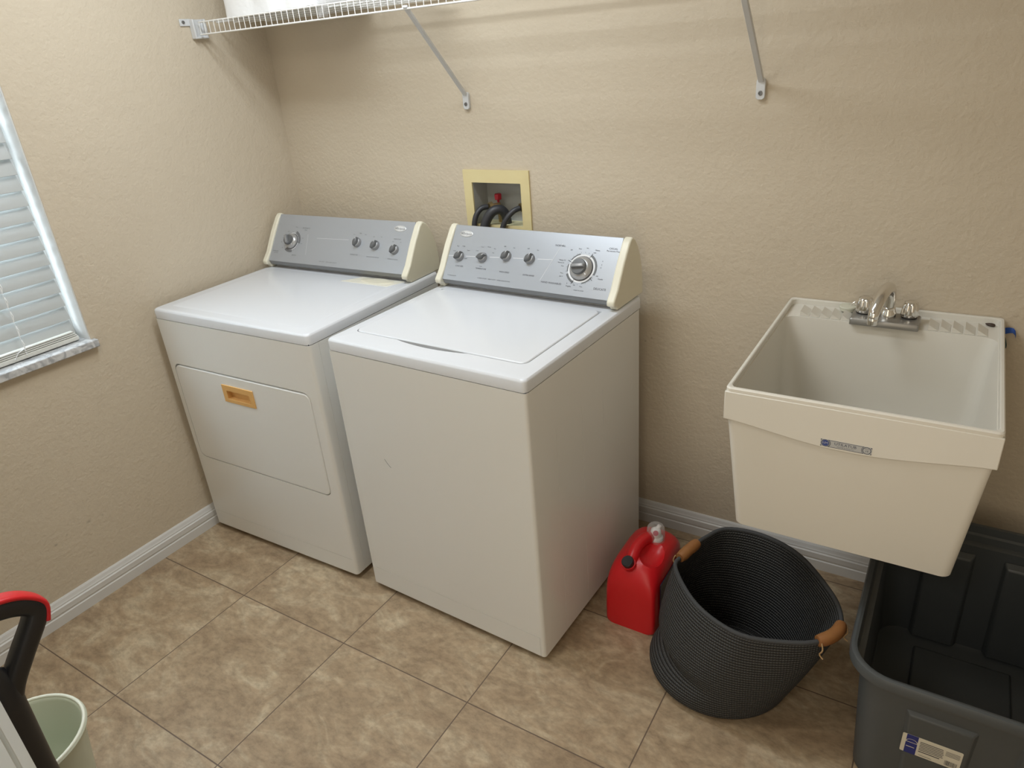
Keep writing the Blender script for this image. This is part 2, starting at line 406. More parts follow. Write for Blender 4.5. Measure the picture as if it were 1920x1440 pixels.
def flat_disc(bm, cx, cy, rx, ry, M, n=32):
    bm.faces.new([bm.verts.new(M @ Vector((cx + rx * math.cos(2 * PI * i / n), cy + ry * math.sin(2 * PI * i / n), 0))) for i in range(n)])

# ------------------------------------------------------------------ room shell
RX, FRONT, H = 3.05, -2.13, 2.44        # right wall, front wall, ceiling height
T = 0.12
struct(obj('floor', box(-T, RX + T, -3.6, T, -0.05, 0.0), M_floor))
struct(obj('ceiling', box(-T, RX + T, -3.6, T, H, H + 0.05), M_ceil))
# back wall with the recess for the laundry outlet box
OX0, OX1, OZ0, OZ1 = 0.876, 1.086, 1.052, 1.222
bm = new()
bx(bm, -T, OX0, 0, T, 0, H); bx(bm, OX1, RX + T, 0, T, 0, H); bx(bm, OX0, OX1, 0, T, 0, OZ0); bx(bm, OX0, OX1, 0, T, OZ1, H)
struct(obj('wall_back', bm, M_wall))
# left wall with window opening
WY0, WY1, WZ0, WZ1 = -1.88, -0.976, 0.850, 2.06
bm = new()
bx(bm, -T, 0, WY1, 0, 0, H); bx(bm, -T, 0, -3.6, WY0, 0, H); bx(bm, -T, 0, WY0, WY1, 0, WZ0); bx(bm, -T, 0, WY0, WY1, WZ1, H)
struct(obj('wall_left', bm, M_wall))
struct(obj('wall_right', box(RX, RX + T, -3.6, 0, 0, H), M_wall))
DX0, DX1, DZ = 1.88, 2.76, 2.05
bm = new()
bx(bm, 0, DX0, FRONT - T, FRONT, 0, H); bx(bm, DX1, RX, FRONT - T, FRONT, 0, H); bx(bm, DX0, DX1, FRONT - T, FRONT, DZ, H)
struct(obj('wall_front', bm, M_wall))
struct(obj('wall_hall', box(-T, RX + T, -3.6 - T, -3.6, 0, H), M_wall))

# baseboards: moulded profile (d from wall, z)
BP = [(0, 0), (0.015, 0), (0.015, 0.034), (0.0125, 0.037), (0.0125, 0.041), (0.0145, 0.044), (0.0145, 0.062), (0.011, 0.066), (0.011, 0.070), (0.009, 0.074), (0.006, 0.084), (0.003, 0.089), (0, 0.089)]
def baseboard(name, fn, a, b):
    bm = new(); prism(bm, BP, fn, a, b); struct(obj(name, bm, M_trim))
baseboard('baseboard_back', lambda p, t: (t, -p[0], p[1]), 0, RX)
baseboard('baseboard_left', lambda p, t: (p[0], t, p[1]), FRONT, 0)
baseboard('baseboard_right', lambda p, t: (RX - p[0], t, p[1]), FRONT, 0)
baseboard('baseboard_front', lambda p, t: (t, FRONT + p[0], p[1]), 0, DX0 - 0.06)

# window: frame, glass, marble sill
bm = new()
for a in (WY0, WY1 - 0.035): bx(bm, -0.105, -0.075, a, a + 0.035, WZ0 + 0.025, WZ1)
for z in (WZ0 + 0.025, 1.46, WZ1 - 0.035): bx(bm, -0.105, -0.075, WY0 + 0.035, WY1 - 0.035, z, z + 0.035)
wf = struct(obj('window_1', bm, M_trim, bevel=0.002))
gl = obj('window_glass', box(-0.092, -0.088, WY0 + 0.03, WY1 - 0.03, WZ0 + 0.05, WZ1 - 0.03), M_glass, wf)
sl = struct(obj('trim_1', box(-0.105, 0.022, WY0 - 0.012, -0.964, WZ0, WZ0 + 0.025), M_marble, bevel=0.003))
bm = new()
bx(bm, -T + 0.005, -0.001, WY1 - 0.004, WY1, WZ0 + 0.025, WZ1); bx(bm, -T + 0.005, -0.001, WY0, WY0 + 0.004, WZ0 + 0.025, WZ1)
bx(bm, -T + 0.005, -0.001, WY0, WY1, WZ1 - 0.004, WZ1)
struct(obj('trim_2', bm, M_trim))

# doorway casing and the open door leaf
bm = new()
for x0, x1 in ((DX0 - 0.06, DX0), (DX1, DX1 + 0.06)):
    bx(bm, x0, x1, FRONT, FRONT + 0.016, 0, DZ + 0.06)
bx(bm, DX0, DX1, FRONT, FRONT + 0.016, DZ, DZ + 0.06)
struct(obj('trim_3', bm, M_trim, bevel=0.003))
def door_leaf():
    far = Vector((1.160, -1.829, 0)); d = Vector((0.952, -0.306, 0)).normalized(); Lf = 0.74; th = 0.035
    # local x runs from the far edge to the hinge, local y is the thickness (away from the camera)
    bm = new()
    cutters = []
    bx(bm, 0, Lf, -th, 0, 0.012, 2.03)
    for (x0, x1, z0, z1) in ((0.11, 0.335, 0.24, 0.86), (0.405, 0.63, 0.24, 0.86), (0.11, 0.335, 1.02, 1.60), (0.405, 0.63, 1.02, 1.60), (0.11, 0.335, 1.70, 1.91), (0.405, 0.63, 1.70, 1.91)):
        cutters.append(box(x0, x1, -th - 0.01, -th + 0.007, z0, z1)); cutters.append(box(x0, x1, -0.007, 0.01, z0, z1))
    bm = cut(bm, cutters)
    for (x0, x1, z0, z1) in ((0.11, 0.335, 0.24, 0.86), (0.405, 0.63, 0.24, 0.86), (0.11, 0.335, 1.02, 1.60), (0.405, 0.63, 1.02, 1.60), (0.11, 0.335, 1.70, 1.91), (0.405, 0.63, 1.70, 1.91)):
        bx(bm, x0 + 0.03, x1 - 0.03, -th + 0.002, -0.002, z0 + 0.03, z1 - 0.03)
    o = obj('door_1', bm, M_door, bevel=0.0015)
    o.location = far; o.rotation_euler = (0, 0, math.atan2(d.y, d.x)); struct(o)
    return o
door_leaf()

# ------------------------------------------------------------------ window blind
def blind():
    t = thing('window_blind', 'white faux-wood slatted blind, closed, hanging in the window at the left', 'blind', (-0.05, -1.43, WZ0 + 0.025))
    y0, y1 = -0.435, 0.434
    bm = new(); bx(bm, -0.028, 0.022, y0, y1, 1.125, 1.180); obj('head_rail', bm, M_slat, t, bevel=0.002)
    n = 25; pitch = 0.0452; z = 0.028
    def slat_bm():
        bm = new(); wd = 0.025; prof = []
        tilt = math.radians(69)
        for s, th in ((1, 0.0014), (-1, -0.0014)):
            rng = range(7) if s == 1 else range(6, -1, -1)
            for i in rng:
                u = -wd + 2 * wd * i / 6; c = 0.0004 * (1 - (u / wd) ** 2) + th
                # room-facing side up: bottom edge leans towards the room
                prof.append((c * math.sin(tilt) - u * math.cos(tilt) * -1, u * math.sin(tilt) * -1 + c * math.cos(tilt)))
        prism(bm, prof, lambda p, tt: (p[0], tt, p[1]), y0, y1)
        return bm
    s0 = obj('slat', slat_bm(), M_slat, t, smooth=40)
    s0.location = (0, 0, z + 0.022)
    for i in range(1, 24):
        c = s0.copy(); C.objects.link(c); c.parent = t; c.location = (0, 0, z + 0.022 + i * pitch)
    # slats gathered on the bottom rail
    bm = new(); bx(bm, -0.026, 0.024, y0, y1, 0.003, 0.018); obj('bottom_rail', bm, M_rail, t, bevel=0.003)
    for k in range(3):
        bm = new(); bx(bm, -0.026, 0.024, y0, y1 - 0.004 * (k + 1), 0.0195 + k * 0.006, 0.0238 + k * 0.006)
        obj('stacked_slat', bm, M_rail, t, bevel=0.001)
    for yy in (0.27, -0.27):
        bm = new()
        for xx in (-0.027, 0.0285):
            tube(bm, [(xx, yy, 0.015), (xx, yy, 1.13)], 0.0008, 6)
        for i in range(24):
            zz = z + 0.022 + i * pitch
            tube(bm, [(0.0275, yy, zz - 0.018), (0.0290, yy + 0.004, zz), (0.0262, yy + 0.002, zz + 0.014)], 0.0016, 6)
        tube(bm, [(0.0285, yy - 0.002, 0.036), (0.0285, yy - 0.02, 0.03), (0.026, yy - 0.035, 0.012)], 0.0012, 6)
        obj('ladder_cord', bm, M_paper, t, smooth=60)
    return t
blind()

# ------------------------------------------------------------------ washer / dryer shared builders
P0 = (0.505, 0.945); TV = (0.107 / 0.18834, 0.155 / 0.18834)          # face line in (depth, height)
def face_matrix(x, s, off=0.0):
    """matrix of a spot on the console face: local x right, y up along the face, z out of the face"""
    y = P0[0] + TV[0] * s; z = P0[1] + TV[1] * s
    ux = Vector((1, 0, 0)); uy = Vector((0, TV[0], TV[1])); uz = ux.cross(uy)
    p = Vector((x, y, z)) + uz * off
    return Matrix(((ux.x, uy.x, uz.x, p.x), (ux.y, uy.y, uz.y, p.y), (ux.z, uy.z, uz.z, p.z), (0, 0, 0, 1)))
def knob(parent, x, s, ang):
    M = face_matrix(x, s)
    bm = new(); lathe(bm, [(0.0175, 0), (0.0172, 0.004), (0.0145, 0.0105), (0.012, 0.012)], 28, M)
    k = obj('knob', bm, M_knobring, parent, smooth=35)
    # leaf-shaped grip
    bm = new(); R = M @ Matrix.Rotation(math.radians(ang), 4, 'Z')
    def leaf(w, l, z, n=10):
        pts = []
        for i in range(n + 1):
            u = -1 + 2 * i / n; pts.append(R @ Vector((u * l, w * (1 - abs(u) ** 1.8), z)))
        for i in range(n - 1, 0, -1):
            u = -1 + 2 * i / n; pts.append(R @ Vector((u * l, -w * (1 - abs(u) ** 1.8), z)))
        return pts
    loft(bm, [leaf(0.0115, 0.0175, 0.004), leaf(0.0105, 0.0170, 0.014), leaf(0.0085, 0.0158, 0.020), leaf(0.005, 0.012, 0.0222)])
    b2 = new(); flat_rect(b2, 0.008, 0.0145, -0.0008, 0.0008, R @ Matrix.Translation((0, 0, 0.0226)))
    parts_mesh('grip', [(bm, M_knob), (b2, M_inklight)], k, smooth=50)
    return k
def dial(parent, x, s, r, ang):
    M = face_matrix(x, s)
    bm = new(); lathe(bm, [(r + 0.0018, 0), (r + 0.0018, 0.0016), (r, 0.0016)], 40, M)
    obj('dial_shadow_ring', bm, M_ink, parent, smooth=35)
    bm = new(); lathe(bm, [(r, 0.001), (r, 0.006), (r * 0.94, 0.009), (r * 0.80, 0.0135), (r * 0.66, 0.016)], 40, M)
    b2 = new(); flat_rect(b2, r * 0.70, r * 0.93, -0.0013, 0.0013, M @ Matrix.Rotation(math.radians(-38), 4, 'Z') @ Matrix.Translation((0, 0, 0.0165)))
    d = parts_mesh('dial', [(bm, M_dial), (b2, M_inklight)], parent, smooth=35)
    bm = new(); lathe(bm, [(r * 0.66, 0.014), (r * 0.66, 0.023), (r * 0.61, 0.026), (r * 0.3, 0.0265)], 36, M)
    obj('dial_hub', bm, M_knob, d, smooth=35)
    bm = new(); R = M @ Matrix.Rotation(math.radians(ang), 4, 'Z')
    a = r * 0.60
    def sec(h, z): return [R @ Vector(p) for p in ((-a * h, -0.0045, z), (a * h, -0.0045, z), (a * h, 0.0045, z), (-a * h, 0.0045, z))]
    loft(bm, [sec(1, 0.025), sec(0.97, 0.034), sec(0.8, 0.0365)])
    obj('dial_grip', bm, M_knobring, d, bevel=0.001)
    return d
CAP = [(0.492, 0.944), (0.494, 0.930), (0.512, 0.926), (0.516, 0.9145), (0.690, 0.9145), (0.690, 0.955), (0.684, 1.000), (0.672, 1.040), (0.655, 1.073), (0.637, 1.095), (0.622, 1.1035), (0.612, 1.102), (0.600, 1.092), (0.585, 1.072), (0.565, 1.046), (0.543, 1.012), (0.520, 0.975)]
BODY = [(0.512, 0.938), (0.535, 0.918), (0.535, 0.9145), (0.684, 0.9145), (0.684, 0.955), (0.678, 1.000), (0.666, 1.038), (0.650, 1.070), (0.634, 1.090), (0.620, 1.0975)]
def console(t, Wd, prints):
    cx0, cx1 = 0.006, Wd - 0.010
    cw = 0.024
    for a, b in ((cx0, cx0 + cw), (cx1 - cw - 0.002, cx1)):
        bm = new(); prism(bm, CAP, FX, a, b); obj('console_end_cap', bm, M_cream, t, bevel=0.005, seg=3)
    # console shell behind the metal face
    bm = new(); prism(bm, BODY, FX, cx0 + 0.010, cx1 - 0.010); obj('console_body', bm, M_satin_dark, t, bevel=0.001)
    a, b = cx0 + cw + 0.0006, cx1 - cw - 0.0026
    Lf = 0.190
    bm = new()
    prof = [(P0[0] + TV[0] * s, P0[1] + TV[1] * s) for s in (0.0, Lf)]
    nx, nz = -TV[1], TV[0]
    pf = [prof[0], prof[1], (prof[1][0] - nx * 0.003 + 0.004, prof[1][1] - nz * 0.003 + 0.001), (prof[0][0] - nx * 0.008, prof[0][1] - nz * 0.008)]
    prism(bm, pf, FX, a, b); parts_mesh('control_panel', [(bm, M_silver)] + prints, t)
    # grey band under the face, gap shadow put into its colour
    bm = new(); prism(bm, [(0.5065, 0.9445), (0.512, 0.929), (0.530, 0.9205), (0.530, 0.935), (0.513, 0.945)], FX, a, b)
    obj('lower_strip', bm, M_strip, t, bevel=0.0015)
M_dial = mat('dial_grey_metal', (0.42, 0.42, 0.42), 0.30, metal=0.45)
M_satin_dark = mat('console_back_white', (0.55, 0.55, 0.55), 0.4)
M_strip = mat('console_strip_shaded', (0.24, 0.245, 0.25), 0.4, metal=0.3)

def badge(t, x, s):
    M = face_matrix(x, s, 0.0)
    bm = new()
    loft(bm, [[M @ Vector((0.0265 * k * math.cos(2 * PI * i / 40), 0.0115 * k * math.sin(2 * PI * i / 40), z)) for i in range(40)] for k, z in ((1, 0), (1, 0.0012), (0.93, 0.0022))])
    b0 = bm; bm = new(); M2 = face_matrix(x, s, 0.0026)
    flat_arc(bm, 0, 0, 0.0232, 0.0240, 0, 360, M2, 48, sy=0.40)
    text_bm(bm, 'Whirlpool', 0.0108, M2 @ Matrix.Translation((0.001, -0.0005, 0)))
    flat_arc(bm, -0.012, 0.001, 0.0042, 0.0052, 20, 320, M2, 20, sy=0.75)
    parts_mesh('badge', [(b0, M_badge), (bm, M_inkgrey)], t, smooth=40)

def cabinet_shell(t, Wd, dep, zb, zs, front_split):
    """side/back shell of sheet metal with rounded front corners"""
    bm = new(); prism(bm, rrect(0, Wd, 0.0, dep, 0.010, 4), FZ, zb, zs); return bm

def deck_bm(Wd, dep, z0, z1, r=0.014):
    bm = new()
    loops = []
    for inset, z in ((0.0, z0), (0.0, z1 - 0.008), (0.0015, z1 - 0.004), (0.0045, z1 - 0.001), (0.009, z1)):
        loops.append([(x, y, z) for x, y in rrect(inset, Wd - inset, inset, dep - inset * 0.2, r, 6)])
    loft(bm, loops); return bm

def washer():
    t = thing('washing_machine', 'white top-loading washing machine with silver console, right of the dryer', 'washing machine', (0.8436, -0.7481, 0), -0.0373)
    Wd, dep, zb, zs, zt = 0.683, 0.648, 0.022, 0.8775, 0.914
    bm = new(); prism(bm, rrect(0, Wd, 0, dep, 0.010, 4), FZ, zb, zs)
    # groove of the kick panel and the faint vertical creases of the side sheet
    cs = [box(-0.01, Wd - 0.014, -0.01, 0.0012, 0.0915, 0.0930), box(Wd - 0.0155, Wd - 0.014, -0.01, 0.0012, 0.0, 0.093)]
    for v, wv in ((0.126, 0.0012), (0.265, 0.0012), (0.392, 0.0012)): cs.append(box(Wd - 0.0006, Wd + 0.01, v, v + wv, 0.0, 0.72))
    bm = cut(bm, cs)
    obj('cabinet', bm, M_white, t, smooth=30)
    obj('seam_shade_core', box(0.004, Wd - 0.004, 0.004, dep - 0.004, zs - 0.004, zs + 0.004), M_gapshade, t)  # dark block that paints the shade of the deck seam
    # top deck with the lid opening
    dk = deck_bm(Wd, 0.66, zs + 0.0022, zt)
    x0, x1, y0, y1 = 0.038, 0.634, 0.078, 0.492
    cutp = []
    for i in range(7):
        a = math.radians(180 + 90 * i / 6); cutp.append((x0 + 0.022 + 0.022 * math.cos(a), y0 + 0.022 + 0.022 * math.sin(a)))
    for i in range(15):
        u = i / 14; cutp.append((0.205 + (0.455 - 0.205) * u, y0 - 0.0150 * math.sin(PI * u) ** 0.8))
    for i in range(7):
        a = math.radians(270 + 90 * i / 6); cutp.append((x1 - 0.022 + 0.022 * math.cos(a), y0 + 0.022 + 0.022 * math.sin(a)))
    cutp += [(x1, y1), (x0, y1)]
    cb = new(); prism(cb, cutp, FZ, zt - 0.022, zt + 0.02)
    dk = cut(dk, [cb])
    obj('top_deck', dk, M_white2, t, smooth=30)
    g = 0.0024
    bm = new(); lo = []
    for inset, z in ((g, zt - 0.018), (g, zt - 0.0005), (g + 0.001, zt + 0.0012), (g + 0.003, zt + 0.0024)):
        lo.append([(x, y, z) for x, y in rrect(x0 + inset, x1 - inset, y0 + inset, y1 - inset, 0.022 - inset, 6)])
    loft(bm, lo); obj('lid', bm, M_white2, t, smooth=30)
    bm = new(); bx(bm, 0.21, 0.45, y0 - 0.0148, y0 + 0.006, zt - 0.0215, zt - 0.0205)
    obj('lid_recess_shade', bm, M_gapshade, t)  # dark sheet in place of the shade under the lid edge
    for (x, s, a) in ((0.078, 0.083, 48), (0.171, 0.087, 22), (0.2617, 0.100, 52), (0.3507, 0.099, 55)): knob(t, x, s, a)
    dial(t, 0.536, 0.086, 0.0365, 8)
    badge(t, 0.081, 0.1615)
    # printed markings
    off = 0.0004
    F = lambda x, s: face_matrix(x, s, off)
    bm = new()
    ml = F(0, 0)
    for a, b in ((0.020, 0.052), (0.103, 0.143), (0.197, 0.235), (0.287, 0.325), (0.377, 0.431)): flat_line(bm, a, 0.080 + a * 0.055, b, 0.080 + b * 0.055, 0.0016, ml)
    flat_line(bm, 0.405, 0.035, 0.452, 0.158, 0.0010, ml)
    D = F(0.536, 0.086)
    flat_arc(bm, 0, 0, 0.0385, 0.0440, 0, 360, D, 60)
    prints = [(bm, M_inklight)]
    bm = new()
    for a0, a1 in ((-20, 62), (205, 250), (108, 150), (285, 330), (168, 196)):
        flat_arc(bm, 0, 0, 0.0445, 0.0510 if a0 in (-20, 205) else 0.048, a0, a1, F(0.536, 0.086), 20)
    prints.append((bm, M_knob))
    bm = new()
    for a in (62, 157, -37, 246):
        c, s_ = math.cos(math.radians(a)), math.sin(math.radians(a)); flat_line(bm, 0.039 * c, 0.039 * s_, 0.055 * c, 0.055 * s_, 0.0018, F(0.536, 0.086))
    random.seed(3)
    for a in range(0, 360, 15):
        c, s_ = math.cos(math.radians(a)), math.sin(math.radians(a)); flat_line(bm, 0.049 * c, 0.049 * s_, 0.0515 * c, 0.0515 * s_, 0.0008, F(0.536, 0.086))
    tx = lambda s_, x, y, sz=0.0062, al='CENTER': text_bm(bm, s_, sz, F(x, y), al)
    tx('NORMAL', 0.446, 0.150, 0.0088); tx('CASUAL', 0.624, 0.155, 0.0078); tx('Permanent Press', 0.626, 0.1475, 0.0066)
    tx('HAND WASHABLES', 0.446, 0.031, 0.0082); tx('DELICATE', 0.612, 0.030, 0.0092)
    tx('Heavy', 0.574, 0.146); tx('Light', 0.567, 0.138, 0.0045); tx('Off', 0.487, 0.140, 0.005); tx('Rinse', 0.516, 0.146, 0.0045); tx('Spin', 0.540, 0.150, 0.0045)
    tx('Heavy 15', 0.465, 0.106, 0.006); tx('Normal 10', 0.462, 0.098, 0.0048); tx('Soak', 0.470, 0.088, 0.0048); tx('Rinse', 0.474, 0.066, 0.0045); tx('Light 6', 0.474, 0.056, 0.0048)
    tx('Regular', 0.508, 0.028, 0.006); tx('8', 0.500, 0.036, 0.005); tx('Off', 0.525, 0.033, 0.0052); tx('Rinse', 0.549, 0.031, 0.0045)
    tx('Gentle', 0.606, 0.060, 0.0062); tx('Off', 0.592, 0.068, 0.005); tx('10', 0.598, 0.094, 0.005); tx('6', 0.599, 0.104, 0.005); tx('4', 0.599, 0.114, 0.005)
    tx('LOAD SIZE', 0.086, 0.050, 0.0066); tx('TEMPERATURE', 0.175, 0.049, 0.0066); tx('WASH SPEED', 0.268, 0.047, 0.0066); tx('EXTRA RINSE', 0.360, 0.046, 0.0070)
    for i, (a, b) in enumerate(((0.060, 0.117), (0.084, 0.119), (0.107, 0.106), (0.051, 0.100), (0.104, 0.078))): tx(('Med', 'Large', 'Super', 'Small', 'Reset')[i], a, b, 0.0052)
    for i, (a, b) in enumerate(((0.142, 0.108), (0.160, 0.122), (0.186, 0.124), (0.210, 0.120), (0.207, 0.106), (0.172, 0.057))): tx(('Cold', 'Cool', 'Warm', 'Hot', 'Hot', 'Cold')[i], a, b, 0.0052)
    for x in (0.2617, 0.3507): tx('Off', x - 0.016, 0.131, 0.0060); tx('On', x + 0.020, 0.129, 0.0060)
    tx('6 WASH CYCLES     HEAVY DUTY     SUPER CAPACITY PLUS', 0.235, 0.018, 0.0048); tx('PUSH TO STOP', 0.545, 0.018, 0.0048); tx('Commercial quality', 0.066, 0.016, 0.0046)
    prints.append((bm, M_ink)); console(t, Wd, prints)
    # levelling feet
    for x in (0.05, Wd - 0.05):
        for y in (0.05, 0.60):
            bm = new(); lathe(bm, [(0.016, 0.0), (0.018, 0.006), (0.008, 0.008), (0.008, 0.03)], 16, Matrix.Translation((x, y, 0))); obj('foot', bm, M_black, t, smooth=40)
    # small scratch on the front
    bm = new(); tube(bm, [(0.156, -0.0004, 0.552), (0.166, -0.0004, 0.538), (0.178, -0.0004, 0.527)], 0.0006, 5); obj('scratch', bm, M_inkgrey, t)
washer()

def dryer():
    t = thing('clothes_dryer', 'white front-loading clothes dryer with amber door handle, nearest the left wall', 'dryer', (0.0344, -0.7680, 0), 0.0200)
    Wd, dep, zb, zs, zt = 0.737, 0.655, 0.022, 0.8785, 0.914
    bm = new(); prism(bm, rrect(0, Wd, 0, dep, 0.012, 4), FZ, zb, zs)
    cs = [box(-0.01, Wd - 0.012, -0.01, 0.0012, 0.0845, 0.0860), box(Wd - 0.0012, Wd + 0.01, 0.038, 0.0400, 0.0, 1.0)]
    dp = rrect(0.030, 0.695, 0.335, 0.7155, 0.028, 6)
    c2 = new(); prism(c2, dp, FY, -0.01, 0.020); cs.append(c2)
    bm = cut(bm, cs); obj('cabinet', bm, M_white, t, smooth=30)
    obj('seam_shade_core', box(0.004, Wd - 0.004, 0.004, dep - 0.004, zs - 0.004, zs + 0.004), M_gapshade, t)  # seam shade painted as a dark block
    # dark sheet painting the shadow in the gap, then the door
    bm = new(); prism(bm, rrect(0.031, 0.694, 0.336, 0.7145, 0.027, 6), FY, 0.0185, 0.0195); obj('door_gap_shade', bm, M_gapshade, t)
    d = new(); lo = []
    for inset, y in ((0, 0.018), (0, 0.002), (0.001, 0.0), (0.003, -0.0012)):
        lo.append([(x, y, z) for x, z in rrect(0.0325 + inset, 0.6925 - inset, 0.3375 + inset, 0.7100 - inset, 0.026 - inset, 6)])
    loft(d, lo)
    hx0, hx1, hz0, hz1 = 0.274, 0.426, 0.612, 0.676
    d = cut(d, [box(hx0 + 0.006, hx1 - 0.006, -0.02, 0.0165, hz0 + 0.006, hz1 - 0.006)])
    dr = obj('door', d, M_white, t, smooth=30)
    bm = new(); bx(bm, hx0, hx1, -0.005, -0.0010, hz0, hz1)
    bm = cut(bm, [box(hx0 + 0.020, hx1 - 0.020, -0.02, 0.02, hz0 + 0.013, hz1 - 0.020)])
    # cup behind the frame
    a0, a1, b0, b1 = hx0 + 0.0185, hx1 - 0.0185, hz0 + 0.0115, hz1 - 0.0185
    bx(bm, a0, a1, 0.013, 0.0145, b0, b1)
    bx(bm, a0 - 0.001, a0 + 0.0012, -0.0012, 0.0145, b0, b1); bx(bm, a1 - 0.0012, a1 + 0.001, -0.0012, 0.0145, b0, b1)
    bx(bm, a0, a1, -0.0012, 0.0145, b0 - 0.001, b0 + 0.0012); bx(bm, a0, a1, -0.0012, 0.0145, b1 - 0.0012, b1 + 0.001)
    h = obj('door_handle', bm, M_amber, dr, bevel=0.0012); h['label'] = 'amber recessed door pull'
    # top with slightly dished middle
    dk = deck_bm(Wd, 0.66, zs + 0.0022, zt, 0.016)
    obj('top_deck', dk, M_white2, t, smooth=30)
    bm = new(); lo = []
    for inset, z in ((0, zt - 0.002), (0.0, zt + 0.0002), (0.010, zt + 0.0012)):
        lo.append([(x, y, z) for x, y in rrect(0.040 + inset, Wd - 0.052 - inset, 0.045 + inset, 0.500 - inset, 0.02, 5)])
    loft(bm, lo); obj('top_panel', bm, M_white2, t, smooth=40)
    # lint screen lid
    bm = new(); prism(bm, [(0.452, 0.452), (0.668, 0.449), (0.694, 0.5155), (0.502, 0.5155), (0.486, 0.490)], FZ, zt - 0.001, zt + 0.0022)
    ls = obj('lint_screen_lid', bm, M_cream2, t, bevel=0.001)
    bm = new(); loft(bm, [[(0.594 + (0.074 - 0.06 * 0) * k * math.cos(2 * PI * i / 32) * 1.0, 0.488 + 0.028 * k * math.sin(2 * PI * i / 32), z) for i in range(32)] for k, z in ((1, zt + 0.0020), (0.96, zt + 0.0034), (0.6, zt + 0.0030))])
    obj('lint_screen_grip', bm, M_cream, ls, smooth=50)
    dial(t, 0.1285, 0.084, 0.0300, 120)
    for (x, s, a) in ((0.4606, 0.100, 75), (0.5482, 0.095, 60), (0.6395, 0.085, 62)): knob(t, x, s, a)
    badge(t, 0.640, 0.1630)
    F = lambda x, s: face_matrix(x, s, 0.0004)
    bm = new(); D = F(0.1285, 0.084)
    flat_arc(bm, 0, 0, 0.0325, 0.0445, -8, 72, D, 20); flat_arc(bm, 0, 0, 0.0325, 0.0440, 232, 288, D, 20)
    prints = [(bm, M_inkgrey)]
    bm = new(); flat_arc(bm, 0, 0, 0.0308, 0.0345, 0, 360, D, 48)
    ml = F(0, 0); flat_line(bm, 0.255, 0.104, 0.415, 0.108, 0.0010, ml); flat_line(bm, 0.205, 0.118, 0.218, 0.036, 0.0008, ml)
    prints.append((bm, M_inklight))
    bm = new()
    for a in list(range(100, 225, 14)) + list(range(-60, -10, 14)):
        c, s_ = math.cos(math.radians(a)), math.sin(math.radians(a)); flat_line(bm, 0.036 * c, 0.036 * s_, 0.041 * c, 0.041 * s_, 0.0009, D)
    tx = lambda s_, x, y, sz=0.0062: text_bm(bm, s_, sz, F(x, y))
    tx('AUTOMATIC', 0.188, 0.140, 0.0070); tx('DRY', 0.188, 0.132, 0.0070); tx('TIMED DRY', 0.055, 0.040, 0.0062); tx('Cool Down', 0.058, 0.034, 0.0050); tx('AIR DRY', 0.158, 0.030, 0.0064)
    tx('Off', 0.098, 0.122, 0.0055); tx('More', 0.136, 0.142, 0.0055); tx('Less', 0.182, 0.100, 0.0048); tx('60', 0.078, 0.096, 0.0055); tx('40', 0.074, 0.078, 0.0055); tx('Start', 0.182, 0.078, 0.0048); tx('20', 0.086, 0.056, 0.0055)
    tx('High', 0.4606 + 0.004, 0.136, 0.006); tx('Low', 0.436, 0.130, 0.0052); tx('Med', 0.490, 0.132, 0.0052)
    tx('Off', 0.530, 0.126, 0.0056); tx('On', 0.566, 0.128, 0.0056); tx('PUSH START', 0.640, 0.124, 0.0058); tx('Off', 0.622, 0.114, 0.005); tx('On', 0.657, 0.114, 0.005)
    tx('TEMPERATURE', 0.457, 0.054, 0.0058); tx('END OF CYCLE SIGNAL', 0.548, 0.051, 0.0056); tx('WRINKLE GUARD', 0.640, 0.050, 0.0058)
    tx('HEAVY DUTY     EXTRA LARGE CAPACITY', 0.34, 0.016, 0.0048)
    prints.append((bm, M_inkgrey)); console(t, Wd, prints)
    for x in (0.05, Wd - 0.05):
        for y in (0.06, 0.60):
            bm = new(); lathe(bm, [(0.016, 0.0), (0.018, 0.006), (0.008, 0.008), (0.008, 0.03)], 16, Matrix.Translation((x, y, 0))); obj('foot', bm, M_black, t, smooth=40)
M_cream2 = mat('cream_enamel', (0.78, 0.76, 0.66), 0.3)
dryer()

